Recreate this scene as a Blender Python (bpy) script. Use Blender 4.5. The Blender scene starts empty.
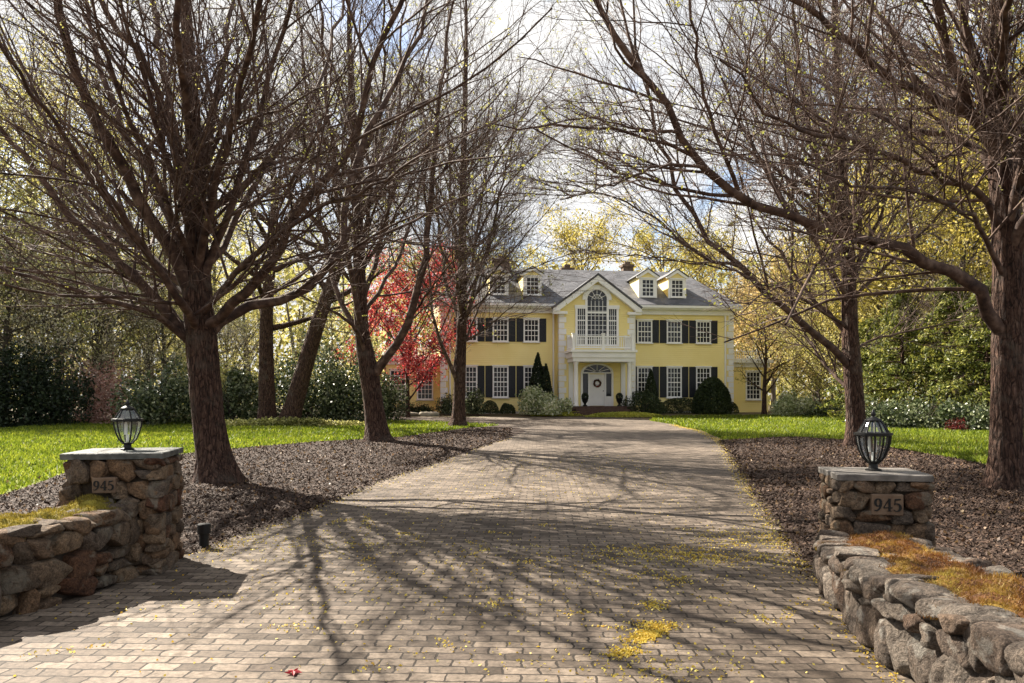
import bpy, math, random
import numpy as np
from mathutils import Vector, Matrix
random.seed(7)
RS = np.random.RandomState
F = 800.0; HY = 400.0; CZ = 1.6
C = bpy.context.scene.collection
PI = math.pi

# ------------------------------------------------------------------ terrain
GY = [-400, 9, 14.5, 20, 24, 30, 36, 44, 50, 60, 120, 2000]
GZ = [0, 0, .06, .20, .31, .345, .38, .56, .78, .85, .9, .9]
STEP = 0.5
def g0(Y): return np.interp(Y, GY, GZ)
def g(Y): return np.interp(Y, GY, GZ)
def gp(px, py):
    lo, hi = 2.0, 900.0
    for _ in range(60):
        m = (lo+hi)/2
        if HY+(CZ-float(g(m)))*F/m > py: lo = m
        else: hi = m
    return ((px-512)/F*lo, lo)
def W(px, py, Y): return np.array([(px-512)/F*Y, Y, CZ+(HY-py)/F*Y])
def X(px, Y): return (px-512)/F*Y

# ------------------------------------------------------------------ materials
def new_mat(name):
    m = bpy.data.materials.new(name); m.use_nodes = True
    nt = m.node_tree; nt.nodes.clear()
    out = nt.nodes.new('ShaderNodeOutputMaterial')
    return m, nt, out
def N(nt, t, **kw):
    n = nt.nodes.new('ShaderNode'+t)
    for k, v in kw.items(): setattr(n, k, v)
    return n
def ramp(nt, fac, cols, pos=None):
    r = N(nt, 'ValToRGB'); e = r.color_ramp.elements
    while len(e) < len(cols): e.new(.5)
    for i, c in enumerate(cols):
        e[i].position = (i/(len(cols)-1)) if pos is None else pos[i]
        e[i].color = (*c, 1)
    if fac is not None: nt.links.new(fac, r.inputs[0])
    return r.outputs[0]
def mixc(nt, f, a, b, mode='MIX'):
    m = N(nt, 'Mix', data_type='RGBA', blend_type=mode)
    for s, v in ((0, f), (6, a), (7, b)):
        if hasattr(v, 'is_linked') or hasattr(v, 'links'): nt.links.new(v, m.inputs[s])
        elif isinstance(v, tuple): m.inputs[s].default_value = (*v, 1)
        else: m.inputs[s].default_value = v
    return m.outputs[2]
def noise(nt, vec, scale, detail=4, rough=.55, dist=0):
    n = N(nt, 'TexNoise'); n.inputs['Scale'].default_value = scale; n.inputs['Detail'].default_value = detail
    n.inputs['Roughness'].default_value = rough; n.inputs['Distortion'].default_value = dist
    if vec is not None: nt.links.new(vec, n.inputs['Vector'])
    return n
def mapping(nt, src, scale=(1,1,1), rot=(0,0,0)):
    m = N(nt, 'Mapping'); m.inputs['Scale'].default_value = scale; m.inputs['Rotation'].default_value = rot
    nt.links.new(src, m.inputs['Vector']); return m.outputs[0]
def M(name, cols, scale=4, detail=5, rough=.8, bump=0, bscale=None, tint=False, tcols=None, stretch=(1,1,1), trans=0, spec=.3, metal=0, dist=.02):
    """procedural surface: colour ramp over object space noise (or the per-piece tint), bump, optional translucency"""
    m, nt, out = new_mat(name)
    tc = N(nt, 'TexCoord'); geo = N(nt, 'NewGeometry')
    v = mapping(nt, tc.outputs['Object'], stretch)
    nz = noise(nt, v, scale, detail)
    mr = N(nt, 'MapRange'); mr.inputs[1].default_value = .3; mr.inputs[2].default_value = .7
    nt.links.new(nz.outputs['Fac'], mr.inputs[0])
    col = ramp(nt, mr.outputs[0], cols)
    if tint:
        at = N(nt, 'Attribute', attribute_name='tint')
        c2 = ramp(nt, at.outputs['Fac'], tcols or cols)
        n9 = noise(nt, tc.outputs['Object'], .5 if trans else 1.5, 3)
        col = mixc(nt, .7, c2, ramp(nt, n9.outputs['Fac'], [(.6,.68,.6), (1.25,1.18,1.2)], [.35,.65]), 'MULTIPLY') if trans or tcols is None else mixc(nt, .5, col, c2)
    b = N(nt, 'BsdfPrincipled'); nt.links.new(col, b.inputs['Base Color'])
    b.inputs['Roughness'].default_value = rough; b.inputs['Specular IOR Level'].default_value = spec; b.inputs['Metallic'].default_value = metal
    if bump:
        n2 = noise(nt, v, bscale or scale*4, 6, .65)
        bp = N(nt, 'Bump'); bp.inputs['Strength'].default_value = bump; bp.inputs['Distance'].default_value = dist
        nt.links.new(n2.outputs['Fac'], bp.inputs['Height']); nt.links.new(bp.outputs[0], b.inputs['Normal'])
    s = b.outputs[0]
    if trans:
        t = N(nt, 'BsdfTranslucent'); nt.links.new(col, t.inputs['Color'])
        mx = N(nt, 'MixShader'); mx.inputs[0].default_value = trans
        nt.links.new(s, mx.inputs[1]); nt.links.new(t.outputs[0], mx.inputs[2]); s = mx.outputs[0]
    nt.links.new(s, out.inputs[0])
    return m

def bark_mat():
    m, nt, out = new_mat('bark'); tc = N(nt, 'TexCoord'); v = mapping(nt, tc.outputs['Object'], (1,1,.24))
    n1 = noise(nt, v, 22, 8, .7, .8); n2 = noise(nt, tc.outputs['Object'], 2.2, 5, .6); n3 = noise(nt, tc.outputs['Object'], 30, 6, .7)
    vo = N(nt, 'TexVoronoi', feature='DISTANCE_TO_EDGE'); vo.inputs['Scale'].default_value = 15; nt.links.new(mapping(nt, v, (1,1,1)), vo.inputs['Vector'])
    c = ramp(nt, n1.outputs['Fac'], [(.012,.007,.005),(.060,.033,.024),(.14,.085,.06)], [.36,.5,.66])
    c = mixc(nt, .8, c, ramp(nt, vo.outputs['Distance'], [(.3,.28,.27),(1.25,1.25,1.25)], [0,.09]), 'MULTIPLY')
    c = mixc(nt, ramp(nt, n2.outputs['Fac'], [(0,0,0),(.45,.45,.45)], [.54,.66]), c, (.12,.10,.08))
    p = N(nt, 'BsdfPrincipled'); p.inputs['Roughness'].default_value = .9; p.inputs['Specular IOR Level'].default_value = .2; nt.links.new(c, p.inputs['Base Color'])
    h = N(nt, 'Math', operation='MULTIPLY_ADD'); h.inputs[1].default_value = 2.5; nt.links.new(vo.outputs['Distance'], h.inputs[0]); nt.links.new(n1.outputs['Fac'], h.inputs[2])
    h2 = N(nt, 'Math', operation='MULTIPLY_ADD'); h2.inputs[1].default_value = .4; nt.links.new(n3.outputs['Fac'], h2.inputs[0]); nt.links.new(h.outputs[0], h2.inputs[2])
    bp = N(nt, 'Bump'); bp.inputs['Strength'].default_value = 1; bp.inputs['Distance'].default_value = .05; nt.links.new(h2.outputs[0], bp.inputs['Height']); nt.links.new(bp.outputs[0], p.inputs['Normal'])
    nt.links.new(p.outputs[0], out.inputs[0]); return m
bark = bark_mat()
bark_limb = M('bark_limb', [(.022,.013,.011), (.070,.042,.031), (.16,.108,.08)], 6, 5, .85, .5, 25, dist=.01)
bark_twig = M('bark_twig', [(.05,.030,.024), (.17,.115,.09)], 8, 3, .7)
bark_grey = M('bark_grey', [(.06,.05,.042), (.13,.105,.085)], 4, 5, .9, .6, 12, stretch=(1,1,.3), dist=.03)
def leafmat(name, cols, trans=.35, rough=.55, spec=.3): return M(name, cols, 3, 2, rough, tint=True, trans=min(.5, trans+.12), spec=spec)
bud_green = leafmat('bud_green', [(.22,.22,.04), (.36,.36,.09), (.5,.46,.16)])
leaf_yellow = leafmat('leaf_yellow', [(.20,.19,.045), (.40,.36,.10), (.62,.55,.26)])
leaf_gold = leafmat('leaf_gold', [(.20,.16,.025), (.42,.35,.06), (.60,.50,.17)])
leaf_peach = leafmat('leaf_peach', [(.22,.15,.05), (.42,.31,.11), (.58,.44,.20)])
leaf_olive = leafmat('leaf_olive', [(.14,.15,.04), (.38,.37,.11), (.66,.62,.30)])
leaf_pink = leafmat('leaf_pink', [(.25,.12,.09), (.46,.26,.22), (.62,.45,.40)])
leaf_red = leafmat('leaf_red', [(.14,.012,.018), (.42,.035,.045), (.70,.16,.13)])
leaf_dark = leafmat('leaf_dark', [(.010,.016,.010), (.022,.035,.016), (.05,.07,.03)], .12)
leaf_rhodo = leafmat('leaf_rhodo', [(.018,.030,.012), (.065,.09,.032), (.30,.32,.18)], .12, .38, .45)
leaf_needle = leafmat('leaf_needle', [(.03,.042,.012), (.12,.14,.028), (.36,.35,.07)], .2)
leaf_box = leafmat('leaf_box', [(.014,.024,.010), (.032,.05,.018), (.07,.09,.03)], .15)
leaf_lime = leafmat('leaf_lime', [(.26,.28,.03), (.46,.46,.06), (.62,.60,.15)], .3)
leaf_pale = leafmat('leaf_pale', [(.12,.17,.05), (.42,.46,.24), (.82,.82,.66)], .3)
white_bloom = leafmat('white_bloom', [(.6,.6,.52), (.8,.8,.74)], .2)
grass_m = leafmat('grass_blades', [(.06,.095,.008), (.145,.190,.013), (.28,.31,.035)], .35)
chip_m = M('chip', [(.04,.022,.014), (.11,.065,.045)], 8, 3, .8, tint=True, tcols=[(.008,.005,.003), (.024,.013,.008), (.055,.031,.018), (.19,.12,.075)])
fleck_m = leafmat('fleck', [(.42,.25,.03), (.62,.46,.06), (.75,.62,.16)], .2)
moss_m = leafmat('moss_fuzz', [(.05,.018,.008), (.15,.055,.012), (.24,.13,.024), (.42,.31,.06)], .25)
moss_y = leafmat('moss_fuzz_yellow', [(.08,.055,.01), (.20,.15,.02), (.36,.29,.05)], .25)
soil_m = M('soil', [(.012,.007,.004), (.035,.020,.012), (.07,.043,.028)], 6, 8, .95, 1.0, 35)
wood_floor = M('woodland_floor', [(.05,.035,.02), (.11,.08,.045), (.12,.12,.04)], 1.2, 8, .95, .8, 12)
lawn_m = M('lawn', [(.07,.085,.010), (.13,.155,.013), (.20,.22,.025)], 2.2, 8, .95, .8, 30)
trim = M('white_trim', [(.80,.79,.76), (.86,.85,.82)], 2, 3, .5)
blk = M('black_metal', [(.004,.004,.004), (.010,.010,.010)], 10, 3, .5, spec=.25)
shut_m = M('shutter_paint', [(.014,.016,.022), (.022,.024,.032)], 3, 3, .5)
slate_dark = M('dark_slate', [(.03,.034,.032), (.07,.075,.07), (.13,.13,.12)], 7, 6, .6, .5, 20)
slate_cap = M('slate_cap', [(.06,.055,.05), (.13,.118,.105), (.22,.20,.18)], 7, 6, .7, .5, 20)
brick_step = M('brick_step', [(.05,.028,.02), (.10,.06,.045)], 6, 4, .85, .5)
brick_ch = M('brick_chimney', [(.08,.055,.04), (.16,.11,.08)], 5, 4, .85, .5)
pane_m = M('window_glass', [(.008,.010,.014), (.03,.033,.036)], .7, 2, .12, spec=.35)
curtain_m = M('blind', [(.35,.33,.28), (.5,.48,.42)], 1, 2, .6)
door_m = M('door_paint', [(.72,.71,.68), (.80,.79,.76)], 2, 2, .4)
mortar = M('mortar', [(.022,.016,.012), (.060,.046,.034)], 9, 4, .95, .6)
def stone_mat(name, cols, lich, k=1.0):
    m, nt, out = new_mat(name); tc = N(nt, 'TexCoord'); v = tc.outputs['Object']
    at = N(nt, 'Attribute', attribute_name='tint'); base = ramp(nt, at.outputs['Fac'], cols)
    n1 = noise(nt, v, 70, 8, .75); n2 = noise(nt, v, 14, 6, .65, .6); n3 = noise(nt, v, 6, 5, .6, .4)
    c = mixc(nt, .9, base, ramp(nt, n1.outputs['Fac'], [(.25,.23,.21),(1,1,1),(2.0,1.95,1.9)], [.32,.5,.7]), 'MULTIPLY')
    c = mixc(nt, .85, c, ramp(nt, n2.outputs['Fac'], [(.35,.32,.30),(1,1,1),(1.5,1.45,1.38)], [.33,.5,.68]), 'MULTIPLY')
    c = mixc(nt, ramp(nt, n3.outputs['Fac'], [(0,0,0),(.65,.65,.65)], [.56,.64]), c, lich)
    p = N(nt, 'BsdfPrincipled'); p.inputs['Roughness'].default_value = .88; p.inputs['Specular IOR Level'].default_value = .25
    nt.links.new(c, p.inputs['Base Color'])
    h = N(nt, 'Math', operation='MULTIPLY_ADD'); h.inputs[1].default_value = .35; nt.links.new(n1.outputs['Fac'], h.inputs[0]); nt.links.new(n2.outputs['Fac'], h.inputs[2])
    bp = N(nt, 'Bump'); bp.inputs['Strength'].default_value = 1; bp.inputs['Distance'].default_value = .07*k
    nt.links.new(h.outputs[0], bp.inputs['Height']); nt.links.new(bp.outputs[0], p.inputs['Normal']); nt.links.new(p.outputs[0], out.inputs[0]); return m
stone_m = stone_mat('fieldstone', [(.08,.036,.02), (.15,.092,.052), (.09,.07,.055), (.19,.13,.08), (.06,.045,.034)], (.19,.165,.125), .8)
stone_grey = stone_mat('boulder', [(.10,.056,.034), (.17,.142,.115), (.10,.075,.058), (.25,.21,.17), (.13,.088,.06)], (.34,.315,.27), 1.1)
plaq_m = M('plaque', [(.10,.062,.04), (.17,.115,.075)], 7, 5, .8, .4)
rock_m = M('pale_rock', [(.25,.22,.16), (.45,.42,.33)], 4, 5, .9, .5)
sill_m = M('stone_paint', [(.55,.53,.48), (.66,.64,.58)], 4, 3, .7)

def siding(name, a, b):
    m, nt, out = new_mat(name); tc = N(nt, 'TexCoord')
    nz = noise(nt, tc.outputs['Object'], .8, 4)
    col = ramp(nt, nz.outputs['Fac'], [a, b], [.3, .7])
    sx = N(nt, 'SeparateXYZ'); nt.links.new(tc.outputs['Object'], sx.inputs[0])
    mt = N(nt, 'Math', operation='MULTIPLY'); mt.inputs[1].default_value = 1/.13; nt.links.new(sx.outputs[2], mt.inputs[0])
    fr = N(nt, 'Math', operation='FRACT'); nt.links.new(mt.outputs[0], fr.inputs[0])
    inv = N(nt, 'Math', operation='SUBTRACT'); inv.inputs[0].default_value = 1; nt.links.new(fr.outputs[0], inv.inputs[1])
    bp = N(nt, 'Bump'); bp.inputs['Strength'].default_value = .9; bp.inputs['Distance'].default_value = .03
    nt.links.new(inv.outputs[0], bp.inputs['Height'])
    p = N(nt, 'BsdfPrincipled'); p.inputs['Roughness'].default_value = .6
    nt.links.new(col, p.inputs['Base Color']); nt.links.new(bp.outputs[0], p.inputs['Normal']); nt.links.new(p.outputs[0], out.inputs[0])
    return m
siding_m = siding('yellow_clapboard', (.86,.70,.26), (.90,.75,.32))
def bricks(name, cols, mort, bw, bh, msize, rot=0, rough=.8, bump=.6, patch=None, wob=.02, coords='Object'):
    m, nt, out = new_mat(name); tc = N(nt, 'TexCoord')
    v = mapping(nt, tc.outputs[coords], (1,1,1), (0,0,rot))
    nz = noise(nt, v, 9, 2); vm = N(nt, 'VectorMath', operation='SCALE'); vm.inputs[3].default_value = wob
    sb = N(nt, 'VectorMath', operation='SUBTRACT'); sb.inputs[1].default_value = (.5,.5,.5)
    nt.links.new(nz.outputs['Color'], sb.inputs[0]); nt.links.new(sb.outputs[0], vm.inputs[0])
    ad = N(nt, 'VectorMath', operation='ADD'); nt.links.new(v, ad.inputs[0]); nt.links.new(vm.outputs[0], ad.inputs[1])
    bt = N(nt, 'TexBrick'); bt.offset = .5
    bt.inputs['Scale'].default_value = 1; bt.inputs['Brick Width'].default_value = bw; bt.inputs['Row Height'].default_value = bh
    bt.inputs['Mortar Size'].default_value = msize; bt.inputs['Mortar Smooth'].default_value = .25; bt.inputs['Bias'].default_value = 0
    bt.inputs['Color1'].default_value = (0,0,0,1); bt.inputs['Color2'].default_value = (1,1,1,1); bt.inputs['Mortar'].default_value = (.5,.5,.5,1)
    nt.links.new(ad.outputs[0], bt.inputs['Vector'])
    col = ramp(nt, bt.outputs['Color'], cols)
    n2 = noise(nt, v, 28, 6, .7); n3 = noise(nt, v, .55, 4)
    col = mixc(nt, .75, col, ramp(nt, n2.outputs['Fac'], [(.3,.3,.3), (1.5,1.5,1.5)], [.3,.7]), 'MULTIPLY')
    col = mixc(nt, .6, col, ramp(nt, n3.outputs['Fac'], [(.50,.46,.42), (1.3,1.27,1.22)], [.34,.64]), 'MULTIPLY')
    col = mixc(nt, bt.outputs['Fac'], col, mort)
    p = N(nt, 'BsdfPrincipled'); p.inputs['Roughness'].default_value = rough; p.inputs['Specular IOR Level'].default_value = .25
    nt.links.new(col, p.inputs['Base Color'])
    h = N(nt, 'Math', operation='MULTIPLY'); h.inputs[1].default_value = -1; nt.links.new(bt.outputs['Fac'], h.inputs[0])
    h2 = N(nt, 'Math', operation='MULTIPLY_ADD'); h2.inputs[1].default_value = .35; nt.links.new(n2.outputs['Fac'], h2.inputs[0]); nt.links.new(h.outputs[0], h2.inputs[2])
    h3 = N(nt, 'Math', operation='MULTIPLY_ADD'); h3.inputs[1].default_value = .5; nt.links.new(bt.outputs['Color'], h3.inputs[0]); nt.links.new(h2.outputs[0], h3.inputs[2])
    bp = N(nt, 'Bump'); bp.inputs['Strength'].default_value = bump; bp.inputs['Distance'].default_value = .012
    nt.links.new(h3.outputs[0], bp.inputs['Height']); nt.links.new(bp.outputs[0], p.inputs['Normal'])
    nt.links.new(p.outputs[0], out.inputs[0]); return m
paver_m = bricks('paver', [(.060,.045,.033), (.115,.090,.069), (.185,.148,.115), (.088,.067,.052)], (.022,.016,.011), .215, .125, .008, .035, wob=.055)
roof_m = bricks('roof_shingle', [(.075,.08,.095), (.12,.125,.14), (.16,.16,.175)], (.05,.05,.06), .35, .16, .012, bump=.4)

def glass_mat():
    m, nt, out = new_mat('lantern_glass')
    t = N(nt, 'BsdfTransparent'); t.inputs[0].default_value = (.90,.93,.92,1)
    gl = N(nt, 'BsdfGlossy'); gl.inputs['Roughness'].default_value = .05
    df = N(nt, 'BsdfDiffuse'); df.inputs['Color'].default_value = (.75,.78,.75,1)
    mx = N(nt, 'MixShader'); mx.inputs[0].default_value = .15
    m2 = N(nt, 'MixShader'); m2.inputs[0].default_value = .25
    nt.links.new(gl.outputs[0], m2.inputs[1]); nt.links.new(df.outputs[0], m2.inputs[2])
    nt.links.new(t.outputs[0], mx.inputs[1]); nt.links.new(m2.outputs[0], mx.inputs[2]); nt.links.new(mx.outputs[0], out.inputs[0]); return m
glass_m = glass_mat()

# ------------------------------------------------------------------ object helpers
def tag(o, label=None, cat=None, group=None, kind=None):
    if label: o['label'] = label
    if cat: o['category'] = cat
    if group: o['group'] = group
    if kind: o['kind'] = kind
    return o
def empty(name, loc=(0,0,0), rz=0, label=None, cat=None, group=None):
    o = bpy.data.objects.new(name, None); C.objects.link(o)
    o.location = loc; o.rotation_euler = (0,0,rz); o.empty_display_size = .1
    return tag(o, label, cat, group)
def raw(name, V, Fc, mat, parent=None, tint=None, smooth=False):
    """V (n,3), Fc (m,k) array or list of faces -> one mesh object"""
    me = bpy.data.meshes.new(name)
    V = np.asarray(V, dtype=np.float32)
    if isinstance(Fc, np.ndarray):
        m, k = Fc.shape
        me.vertices.add(len(V)); me.vertices.foreach_set('co', V.ravel())
        me.loops.add(m*k); me.loops.foreach_set('vertex_index', Fc.astype(np.int32).ravel())
        me.polygons.add(m); me.polygons.foreach_set('loop_start', np.arange(0, m*k, k, dtype=np.int32))
        me.update(calc_edges=True)
    else:
        me.from_pydata([tuple(map(float, v)) for v in V], [], [tuple(map(int, f)) for f in Fc]); me.update()
    if tint is not None:
        a = me.attributes.new('tint', 'FLOAT', 'POINT'); a.data.foreach_set('value', np.asarray(tint, dtype=np.float32))
    if smooth: me.polygons.foreach_set('use_smooth', np.ones(len(me.polygons), dtype=bool))
    me.materials.append(mat)
    o = bpy.data.objects.new(name, me); C.objects.link(o)
    if parent: o.parent = parent
    return o
class MB:
    def __init__(s): s.v = []; s.f = []; s.t = []
    def add(s, V, Fc, t=.5):
        b = len(s.v); s.v += [tuple(map(float, p)) for p in V]; s.f += [tuple(int(i)+b for i in f) for f in Fc]; s.t += [t]*len(V)
    def box(s, x0, x1, y0, y1, z0, z1, t=.5):
        V = [(x,y,z) for z in (z0,z1) for y in (y0,y1) for x in (x0,x1)]
        s.add(V, [(0,2,3,1),(4,5,7,6),(0,1,5,4),(2,6,7,3),(0,4,6,2),(1,3,7,5)], t)
    def obox(s, c, sx, sy, sz, rz=0, t=.5):
        ca, sa = math.cos(rz), math.sin(rz)
        V = []
        for z in (-sz/2, sz/2):
            for y in (-sy/2, sy/2):
                for x in (-sx/2, sx/2): V.append((c[0]+x*ca-y*sa, c[1]+x*sa+y*ca, c[2]+z))
        s.add(V, [(0,2,3,1),(4,5,7,6),(0,1,5,4),(2,6,7,3),(0,4,6,2),(1,3,7,5)], t)
    def prism(s, pts, y0, y1, t=.5):           # outline in x,z extruded in y
        n = len(pts); V = [(p[0], y0, p[1]) for p in pts]+[(p[0], y1, p[1]) for p in pts]
        s.add(V, [tuple(range(n)), tuple(range(2*n-1, n-1, -1))]+[(i, i+n, (i+1)%n+n, (i+1)%n) for i in range(n)], t)
    def band(s, A, B, y0, y1):                 # strip between two outlines in x,z, thick in y
        n = len(A); V = [(p[0], y0, p[1]) for p in A]+[(p[0], y0, p[1]) for p in B]+[(p[0], y1, p[1]) for p in A]+[(p[0], y1, p[1]) for p in B]
        f = []
        for i in range(n-1):
            f += [(i,i+1,n+i+1,n+i), (2*n+i,3*n+i,3*n+i+1,2*n+i+1), (i,2*n+i,2*n+i+1,i+1), (n+i,n+i+1,3*n+i+1,3*n+i)]
        f += [(0,n,3*n,2*n), (n-1,3*n-1,4*n-1,2*n-1)]
        s.add(V, f)
    def lathe(s, prof, c=(0,0,0), n=16, t=.5):
        V = []; f = []
        for r, z in prof:
            for i in range(n):
                a = 2*PI*i/n; V.append((c[0]+r*math.cos(a), c[1]+r*math.sin(a), c[2]+z))
        for j in range(len(prof)-1):
            for i in range(n): f.append((j*n+i, j*n+(i+1)%n, (j+1)*n+(i+1)%n, (j+1)*n+i))
        f.append(tuple(range(n-1,-1,-1))); f.append(tuple(range((len(prof)-1)*n, len(prof)*n)))
        s.add(V, f, t)
    def bar(s, a, b, r, n=6):
        P = np.array([[a, b]], dtype=float); V, Fc = tubes(P, np.full((1,2), r), n, caps=True); s.add(V, Fc)
    def build(s, name, mat, parent=None, label=None, smooth=False):
        o = raw(name, np.array(s.v), s.f, mat, parent, s.t, smooth)
        if label: o['label'] = label
        return o
def bevel(o, w=.01, seg=2):
    m = o.modifiers.new('bevel', 'BEVEL'); m.width = w; m.segments = seg; m.limit_method = 'ANGLE'; return o

def tubes(P, R, sides, caps=False):
    """P (N,K,3) polylines, R (N,K) radii"""
    n, K, _ = P.shape
    T = np.gradient(P, axis=1) if K > 1 else P
    T /= np.linalg.norm(T, axis=2, keepdims=True)+1e-9
    mean = T.mean(axis=1); ref = np.where(np.abs(mean[:, 2:3]) > .75, np.array([[1.,.13,0]]), np.array([[0,.1,1.]]))
    U = np.cross(T, ref[:, None, :]); U /= np.linalg.norm(U, axis=2, keepdims=True)+1e-9
    Vv = np.cross(T, U)
    a = np.arange(sides)*2*PI/sides
    V = P[:, :, None, :]+R[:, :, None, None]*(U[:, :, None, :]*np.cos(a)[None, None, :, None]+Vv[:, :, None, :]*np.sin(a)[None, None, :, None])
    idx = np.arange(n*K*sides).reshape(n, K, sides); nx = np.roll(idx, -1, axis=2)
    Fc = np.stack([idx[:, :-1], nx[:, :-1], nx[:, 1:], idx[:, 1:]], axis=-1).reshape(-1, 4)
    V = V.reshape(-1, 3)
    if caps and sides == 4: Fc = np.vstack([Fc, idx[:, 0, ::-1], idx[:, -1]])
    if caps and sides != 4:
        L = [tuple(f) for f in Fc]+[tuple(r[::-1]) for r in idx[:, 0]]+[tuple(r) for r in idx[:, -1]]
        return V, L
    return V, Fc
def leaf_quads(P, size, rng, up=0.0, aspect=.6):
    n = len(P); size = np.broadcast_to(size, (n,))
    a = rng.normal(size=(n,3)); a[:, 2] += up; a /= np.linalg.norm(a, axis=1, keepdims=True)
    b = np.cross(a, rng.normal(size=(n,3))); b /= np.linalg.norm(b, axis=1, keepdims=True)+1e-9
    s = (size*rng.uniform(.6, 1.3, n))[:, None]
    nrm = np.cross(a, b)
    V = np.stack([P-a*s*.5, P+b*s*aspect*.5+nrm*s*.1, P+a*s*.5, P-b*s*aspect*.5+nrm*s*.1], axis=1).reshape(-1, 3)
    return V, np.arange(n*4).reshape(n, 4), np.repeat(rng.uniform(0, 1, n), 4)

# ------------------------------------------------------------------ trees
def resample(P, K):
    P = np.asarray(P, float); 
    Q = [2*P[0]-P[1]]+list(P)+[2*P[-1]-P[-2]]; out = []
    for i in range(len(P)-1):
        p0, p1, p2, p3 = Q[i:i+4]
        for t in np.linspace(0, 1, 8, endpoint=False):
            out.append(.5*((2*p1)+(p2-p0)*t+(2*p0-5*p1+4*p2-p3)*t*t+(3*p1-p0-3*p2+p3)*t**3))
    out.append(P[-1]); out = np.array(out)
    d = np.r_[0, np.cumsum(np.linalg.norm(np.diff(out, axis=0), axis=1))]
    s = np.linspace(0, d[-1], K)
    return np.stack([np.interp(s, d, out[:, j]) for j in range(3)], axis=1)
def grow(P, R, per, lfrac, lmax, ang, K, rng, t0=.15, upb=.25, rfrac=.55, wig=.06, rmin=.004, tip=.35):
    n, Kp, _ = P.shape
    Lp = np.linalg.norm(np.diff(P, axis=1), axis=2).sum(axis=1)
    pi = np.repeat(np.arange(n), per); m = len(pi)
    t = t0+(1-t0)*(np.tile(np.arange(per), n)+rng.uniform(0, 1, m))/per
    x = t*(Kp-1); i = np.minimum(x.astype(int), Kp-2); fr = (x-i)[:, None]
    A = P[pi, i]*(1-fr)+P[pi, i+1]*fr; T = P[pi, i+1]-P[pi, i]; T /= np.linalg.norm(T, axis=1, keepdims=True)+1e-9
    r = (R[pi, i]*(1-fr[:, 0])+R[pi, i+1]*fr[:, 0])
    q = rng.normal(size=(m,3)); q -= (q*T).sum(1, keepdims=True)*T; q /= np.linalg.norm(q, axis=1, keepdims=True)+1e-9
    an = (ang*rng.uniform(.65, 1.3, m))[:, None]
    D = T*np.cos(an)+q*np.sin(an); D[:, 2] += upb*rng.uniform(-.3, 1.3, m); D[:, 2] = np.maximum(D[:, 2], -.05 if upb > .1 else -9); D /= np.linalg.norm(D, axis=1, keepdims=True)
    L = np.minimum(Lp[pi]*lfrac*(1.15-.75*t), lmax)*rng.uniform(.5, 1.2, m)
    s = np.linspace(0, 1, K)[None, :, None]
    bend = rng.normal(size=(m,1,3))*.13; bend[:, :, 2] += upb*.5
    w = rng.normal(size=(m,K,3))*wig*s
    Pn = A[:, None, :]+D[:, None, :]*L[:, None, None]*s+(bend*s*s+np.cumsum(w, axis=1)*.6)*L[:, None, None]
    r0 = np.maximum(np.minimum(r*rfrac, L*.0088+.001), rmin)
    Rn = r0[:, None]*(1-(1-tip)*np.linspace(0, 1, K)[None, :])
    return Pn, Rn
def limbs_from(spec, Y0, rng, K=20):
    P = []; R = []
    for sp_ in spec:
        pts, dy, r0, r1 = sp_[:4]; d0 = sp_[4] if len(sp_) > 4 else 0; dy *= 2.0; d0 *= 2.0
        n = len(pts); w = []
        for j, (px, py) in enumerate(pts):
            w.append(W(px, py, Y0+d0+(dy-d0)*(j/(n-1))**1.2))
        if pts[-1][1] <= 4:
            d = w[-1]-w[-2]; d /= np.linalg.norm(d); d[2] += .2; w.append(w[-1]+d*rng.uniform(1.2, 2.2)+rng.normal(size=3)*.3)
        q = resample(w, K); ln = np.linalg.norm(q[-1]-q[0])
        q[1:-1] += rng.normal(size=(K-2,3))*.0038*ln
        P.append(q); R.append(np.linspace(0, 1, K)**.75*(r1*.55-r0*.88)+r0*.88)
    return np.array(P), np.array(R)
def auto_limbs(base, zs, n, rng, L=(4,7), r0=.09, K=20, azs=None, steep=(.55,1.2), lean=(0,0)):
    P = []; R = []
    for i in range(n):
        az = rng.uniform(0, 2*PI) if azs is None else azs[i % len(azs)]+rng.normal()*.35
        z = zs[0]+(zs[1]-zs[0])*(i+.5)/n; ln = rng.uniform(*L)*(1-.3*i/n); e = rng.uniform(*steep)
        d = np.array([math.cos(az)*math.cos(e), math.sin(az)*math.cos(e), math.sin(e)])
        p0 = np.array([base[0]+lean[0]*z, base[1]+lean[1]*z, base[2]+z])
        s = np.linspace(0, 1, K)[:, None]
        q = p0+d*ln*s+np.array([0,0,1.])*ln*.22*s*s+np.cumsum(rng.normal(size=(K,3))*.012*ln, axis=0)*s
        P.append(q); R.append(np.linspace(r0, .012, K)*rng.uniform(.5, .95))
    return np.array(P), np.array(R)
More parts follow.
